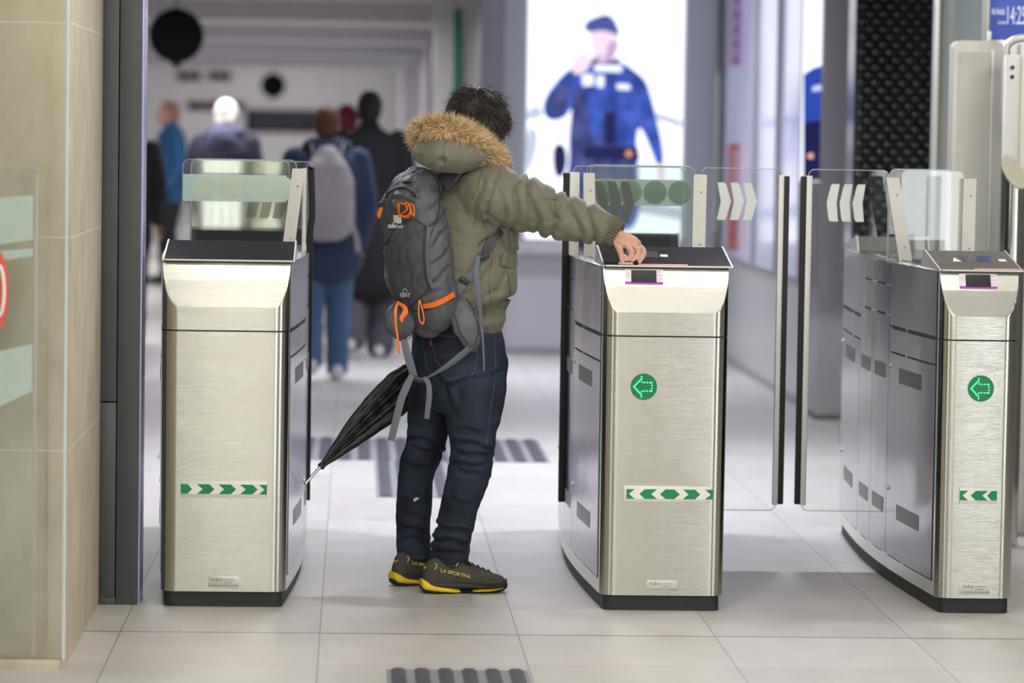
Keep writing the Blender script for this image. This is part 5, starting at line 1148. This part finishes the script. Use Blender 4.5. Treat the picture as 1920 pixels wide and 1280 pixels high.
# ================================================================== BACKPACK
bpk = thing('backpack', tuple(at(785, 590, 11.0)), 'slate grey hiking backpack with orange cords worn by the man', 'backpack')
def pk(x, y, dy=0): return at(x, y, 11.0 + dy)
rows = [(792, 603, .02, .085, .045), (797, 585, .01, .115, .062), (798, 560, 0, .125, .072), (791, 520, 0, .128, .078), (784, 470, 0, .128, .078), (777, 420, 0, .125, .076), (773, 385, 0, .118, .070), (778, 355, .01, .100, .058), (790, 338, .02, .075, .045)]
pkV, pkF = tube([pk(x, y, dy) for x, y, dy, _, _ in rows], [r[4] for r in rows], [r[3] for r in rows], seg=44, m=50, ref=tuple(SV), power=2.7)
upV, upF = tube([pk(748, 382, -.03), pk(762, 368, -.03), pk(790, 356, -.01), pk(812, 352, .02)], [.028, .038, .040, .03], [.04, .055, .05, .035], seg=26, m=24, ref=tuple(SV))
V, Fc, N = remesh([(pkV, pkF), (upV, upF)], 0.0048, 3); qx, qy = proj(V); d = np.zeros(len(V)); jx, jy = qx, qy
for a in ((712, 395, 735, 372, 3, .006), (735, 372, 775, 378, 3, .006), (712, 468, 745, 440, 3, .004), (800, 400, 838, 360, 4, .004), (806, 430, 840, 395, 4, .0055), (808, 465, 842, 425, 4, .0055), (812, 500, 850, 455, 4, .0055), (815, 530, 855, 490, 4, .004), (740, 470, 790, 430, 5, .004), (730, 510, 770, 470, 4, .0035), (770, 540, 795, 500, 4, .003), (722, 430, 730, 400, 4, .004), (790, 556, 845, 540, 3, .003), (795, 575, 800, 560, 3, .003), (745, 400, 760, 385, 4, .004), (797, 330, 800, 540, 3, .0016)): fold(*a)
d += nz(V, 12, (1, 1, 1), 4) * .007 + nz(V, 30, (1.5, 1.5, 1), 8) * .003
V = V + N * d[:, None]
bag = add('bag', V, Fc, grey_nylon, bpk, 75); SB = Surf(V, Fc)
seamd = mat('dark_seam', (0.025, 0.027, 0.032), 0.6)
SB.band('zip', [(797, 425), (795, 470), (797, 515), (807, 545)], .008, seamd, bag, .0008, .002)
SB.band('zip_flap', [(803, 425), (802, 470), (804, 515), (812, 540)], .010, grey_nylon2, bag, .001, .002)
SB.band('top_zip', [(716, 372), (735, 357), (760, 353), (780, 368)], .009, seamd, bag, .001, .003)
SB.band('top_piping', [(712, 380), (728, 362), (755, 351), (778, 360), (785, 370)], .006, grey_nylon2, bag, .003, .004)
SB.band('seam', [(812, 328), (822, 345), (824, 370), (822, 400), (808, 440)], .004, seamd, bag, .0006, .0012)
SB.band('seam', [(770, 574), (790, 556), (803, 541), (818, 518)], .003, seamd, bag, .0006, .0012)
SB.band('seam', [(711, 466), (725, 455), (745, 425), (775, 412), (800, 425)], .003, seamd, bag, .0006, .0012)
SB.band('bottom_panel_seam', [(748, 560), (765, 578), (790, 583), (820, 574), (850, 560)], .003, seamd, bag, .0006, .0012)
# orange parts
def cord(name, pts, r, parent, off=.006, S=SB, m=orange, n=40):
    P = crom(np.array(pts, float), n); V, Fc = tube([S.hit(x, y, off) for x, y in P], r, seg=8); return add(name, V, Fc, m, parent)
cord('orange_cord', [(760, 383), (750, 381), (748, 392), (753, 402), (764, 405), (771, 397), (769, 385), (762, 382), (766, 392), (757, 400)], .0028, bpk)
cord('orange_cord', [(764, 388), (772, 384), (777, 388), (778, 404), (774, 400), (770, 386)], .0026, bpk)
cord('orange_cord', [(752, 384), (750, 395), (757, 405), (768, 407), (773, 399)], .0024, bpk, .009)
cord('orange_pull', [(713, 391), (709, 401), (711, 407), (714, 398), (716, 390)], .0035, bpk, .004)
SB.band('orange_strap', [(795, 574), (812, 571), (832, 562), (850, 551)], [.014, .018, .018, .018], orange, bpk, .003, .003)
def freeribbon(name, pts, w, m, parent, th=.0018, ref=(0, 1, 0), n=30):
    V, Fc = ribbon(A3(pts), w, th, ref=ref, m=n); return add(name, V, Fc, m, parent)
freeribbon('orange_loop', [(786, 562, 10.895), (785, 585, 10.89), (787, 600, 10.885), (792, 607, 10.885), (795, 600, 10.888), (793, 585, 10.89), (787, 563, 10.895)], .0045, orange, bpk, .003)
freeribbon('orange_tail', [(747, 566, 10.95), (742, 580, 10.93), (742, 605, 10.92), (746, 635, 10.92), (748, 663, 10.925)], [.006, .010, .008, .007, .008], orange, bpk)
freeribbon('orange_tail', [(745, 566, 10.95), (757, 575, 10.93), (760, 585, 10.92), (753, 596, 10.915), (754, 604, 10.915)], [.008, .014, .018, .014, .006], orange, bpk)
# logos printed on the back
def on_pack(px_, py_, off=.0016): return SB.hit(px_, py_, off)
whitep = mat('white_print', (0.72, 0.72, 0.70), 0.5)
n_ = SB.nrm(748, 425); xd_ = Vector(SV) - Vector(SV).dot(n_) * n_
lg = SB.band('logo_badge', [(739.5, 411), (754, 411)], .027, whitep, bag, .0025, .0015, n=6)
SB.band('logo_cut', [(751, 406), (743, 408.5), (745, 412), (750, 414), (748, 418), (741, 418)], .0022, seamd, lg, .003, .0008, n=20)
text('logo_lettering', 'salomo', .0235, tuple(on_pack(731.5, 427, .007)), tuple(xd_), (0.0, 0, 1), whitep, bag, .0025, sx=1.05)
text('model_lettering', 'QST', .020, tuple(on_pack(754, 554, .008)), tuple(Vector((SV[0], SV[1], 0))), (0.0, 0, 1), mat('grey_print', (0.45, 0.46, 0.47), .5), bag, .003, sx=1.25, spacing=1.2)
SB.band('model_mark', [(756, 546), (760, 540), (765, 546)], .002, whitep, bag, .0015, .0008, n=8)
# shoulder straps
SJB = Surf(*(lambda a: (a[0], a[1]))(remesh([torso, armR_t], .008, 3)[:2]))
SJ.band('shoulder_strap', [(838, 352), (852, 335), (872, 318), (893, 309), (905, 305)], [.040, .068, .060, .046, .03], grey_nylon2, bpk, .008, .010, n=24)
freeribbon('shoulder_strap', [(800, 345, 11.02), (815, 325, 11.0), (840, 318, 11.02), (860, 312, 11.05)], [.02, .035, .04, .03], grey_nylon2, bpk, .008, ref=(0, 0, 1))
V, Fc = tube(A3([(775, 322, 11.0), (790, 334, 10.97), (772, 340, 10.95), (756, 342, 10.96)]), .004, seg=8, m=14); add('haul_loop', V, Fc, blackpl, bpk)
SJ.band('lower_strap', [(858, 548), (872, 530), (886, 512), (898, 488), (906, 470)], [.022, .022, .022, .020, .018], web, bpk, .006, .003)
SJ.band('shoulder_strap', [(903, 482), (914, 462), (926, 445), (938, 430)], [.022, .028, .030, .026], mat('dark_strap', (0.045, 0.048, 0.055), .6), bpk, .006, .006)
V, Fc = tube([SJ.hit(898, 484, .012), SJ.hit(910, 475, .012)], .008, .005, seg=12, ref=(0, 1, 0), power=4); add('ladder_buckle', V, Fc, blackpl, bpk)
V, Fc = tube([SJ.hit(864, 522, .010), SJ.hit(876, 530, .010)], .010, .004, seg=12, ref=(0, 1, 0), power=4); add('ladder_buckle', V, Fc, blackpl, bpk)
freeribbon('strap_tail', [(897, 480, 10.925), (893, 510, 10.905), (898, 560, 10.90), (903, 610, 10.92), (906, 650, 10.93), (908, 695, 10.945)], [.014, .016, .014, .010, .007, .006], web, bpk)
# hip belt wings
V, Fc = tube(A3([(853, 556, 10.99), (862, 580, 10.955), (872, 610, 10.94), (884, 640, 10.95), (890, 655, 10.97)]), [.022, .040, .042, .032, .012], [.018, .028, .030, .022, .010], seg=28, m=30, power=2.6)
V, Fc, N = remesh([(V, Fc)], .005, 2); V = V + N * (nz(V, 30) * .004)[:, None]; wing = add('hip_wing', V, Fc, grey_nylon2, bpk, 70); SW = Surf(V, Fc)
SW.band('seam', [(868, 552), (884, 575), (894, 600), (896, 625), (890, 645)], .003, seamd, wing, .0006, .0012); SW.band('seam', [(846, 575), (856, 600), (864, 625), (878, 645)], .003, seamd, wing, .0006, .0012)
V, Fc = tube(A3([(748, 572, 11.03), (742, 590, 10.99), (744, 612, 10.98), (756, 634, 11.0)]), [.014, .034, .036, .016], [.010, .020, .020, .010], seg=26, m=24, power=2.6)
V2_, F2_ = tube(A3([(762, 585, 10.98), (766, 605, 10.975), (764, 625, 10.985)]), [.012, .026, .012], .012, seg=18, m=12)
V, Fc, N = remesh([(V, Fc), (V2_, F2_)], .005, 2); wl = add('hip_wing', V, Fc, grey_nylon, bpk, 70); SWl = Surf(V, Fc)
SWl.band('binding', [(733, 592), (740, 618), (752, 638), (768, 634), (775, 612), (772, 592)], .003, web, wl, .0008, .0015)
# waist webbing and buckle
freeribbon('waist_webbing', [(757, 636, 10.97), (763, 660, 10.955), (770, 685, 10.96), (777, 707, 10.965)], [.020, .026, .026, .022], web, bpk)
freeribbon('waist_webbing', [(884, 650, 10.945), (862, 668, 10.93), (835, 688, 10.93), (812, 702, 10.94), (795, 710, 10.955)], [.028, .026, .018, .010, .008], web, bpk, .003, ref=(0, .8, .6))
V, Fc = tube(A3([(768, 705, 10.96), (782, 711, 10.955), (803, 714, 10.955)]), [.006, .010, .008], [.006, .008, .006], seg=12, m=14, power=3.5); add('waist_buckle', V, Fc, blackpl, bpk)
freeribbon('strap_tail', [(772, 703, 10.95), (762, 725, 10.945), (752, 750, 10.94), (743, 785, 10.94), (733, 826, 10.945)], [.018, .024, .024, .024, .024], web, bpk)
freeribbon('strap_tail', [(793, 708, 10.95), (802, 716, 10.945), (805, 735, 10.94), (803, 760, 10.945), (800, 785, 10.95)], [.010, .016, .018, .018, .016], web, bpk)

# ================================================================== UMBRELLA
um = thing('umbrella', tuple(UA), 'black folded umbrella with steel tip held behind the left leg of the man', 'umbrella')
seg = 96; n = 40; V = []; L = np.linalg.norm(UB - UA); cref = np.array((0, 1., 0)); cref -= ud * cref.dot(ud); cref /= np.linalg.norm(cref); cac = np.cross(ud, cref)
for i in range(n):
    t = i / (n - 1); R = float(np.interp(t, [0, .05, .15, .35, .6, .8, .92, 1.0], [.009, .013, .024, .045, .062, .067, .055, .028]))
    for k in range(seg):
        a = 2 * PI * k / seg; pl = abs(((k + 2.5 * t * 3) % 8) / 8 - .5) * 2; rr2 = R * (0.80 + .26 * pl ** .7) * (1 + .06 * math.sin(a * 3 + t * 5))
        V.append(UA + ud * L * t + (cac * math.cos(a) + cref * math.sin(a)) * rr2)
Fc = [(i * seg + k, i * seg + (k + 1) % seg, (i + 1) * seg + (k + 1) % seg, (i + 1) * seg + k) for i in range(n - 1) for k in range(seg)] + [tuple(range(seg))[::-1], tuple(range((n - 1) * seg, n * seg))]
add('canopy', V, Fc, mat('black_canopy', (0.010, 0.010, 0.0105), 0.42, bump=0.3, bscale=60), um, 50)
UT = arr(at(573, 906, 11.315)); V, Fc = tube([UA + ud * .01, UA - ud * .012, UT], [.0075, .0052, .0048], seg=16); add('steel_tip', V, Fc, mat('tip_steel', (.62, .62, .62), .2, 1.0), um)
V, Fc = tube([UA + ud * .006, UA - ud * .004], .0125, seg=20, dome=False); add('collar', V, Fc, M['black'], um)
V, Fc = tube([UB - ud * .05, UH], .006, seg=12); add('shaft', V, Fc, mat('shaft_steel', (.5, .5, .5), .3, 1.0), um)
V, Fc = tube([UH - ud * .12, UH, UH + ud * .05], .012, seg=14); add('handle', V, Fc, M['black'], um)
# ticket under the finger tips
tk = MB().box(0.848, 0.895, 10.828, 10.862, 1.1105, 1.1109); V = np.array(tk.V); V[:, 2] += (V[:, 1] - 10.826) * .1661
tag(add('paper_ticket', V, tk.F, mat('ticket_pink', (0.80, 0.52, 0.50), .5)), 'small pale pink ticket lying under the fingertips on the middle gate lid', 'ticket')
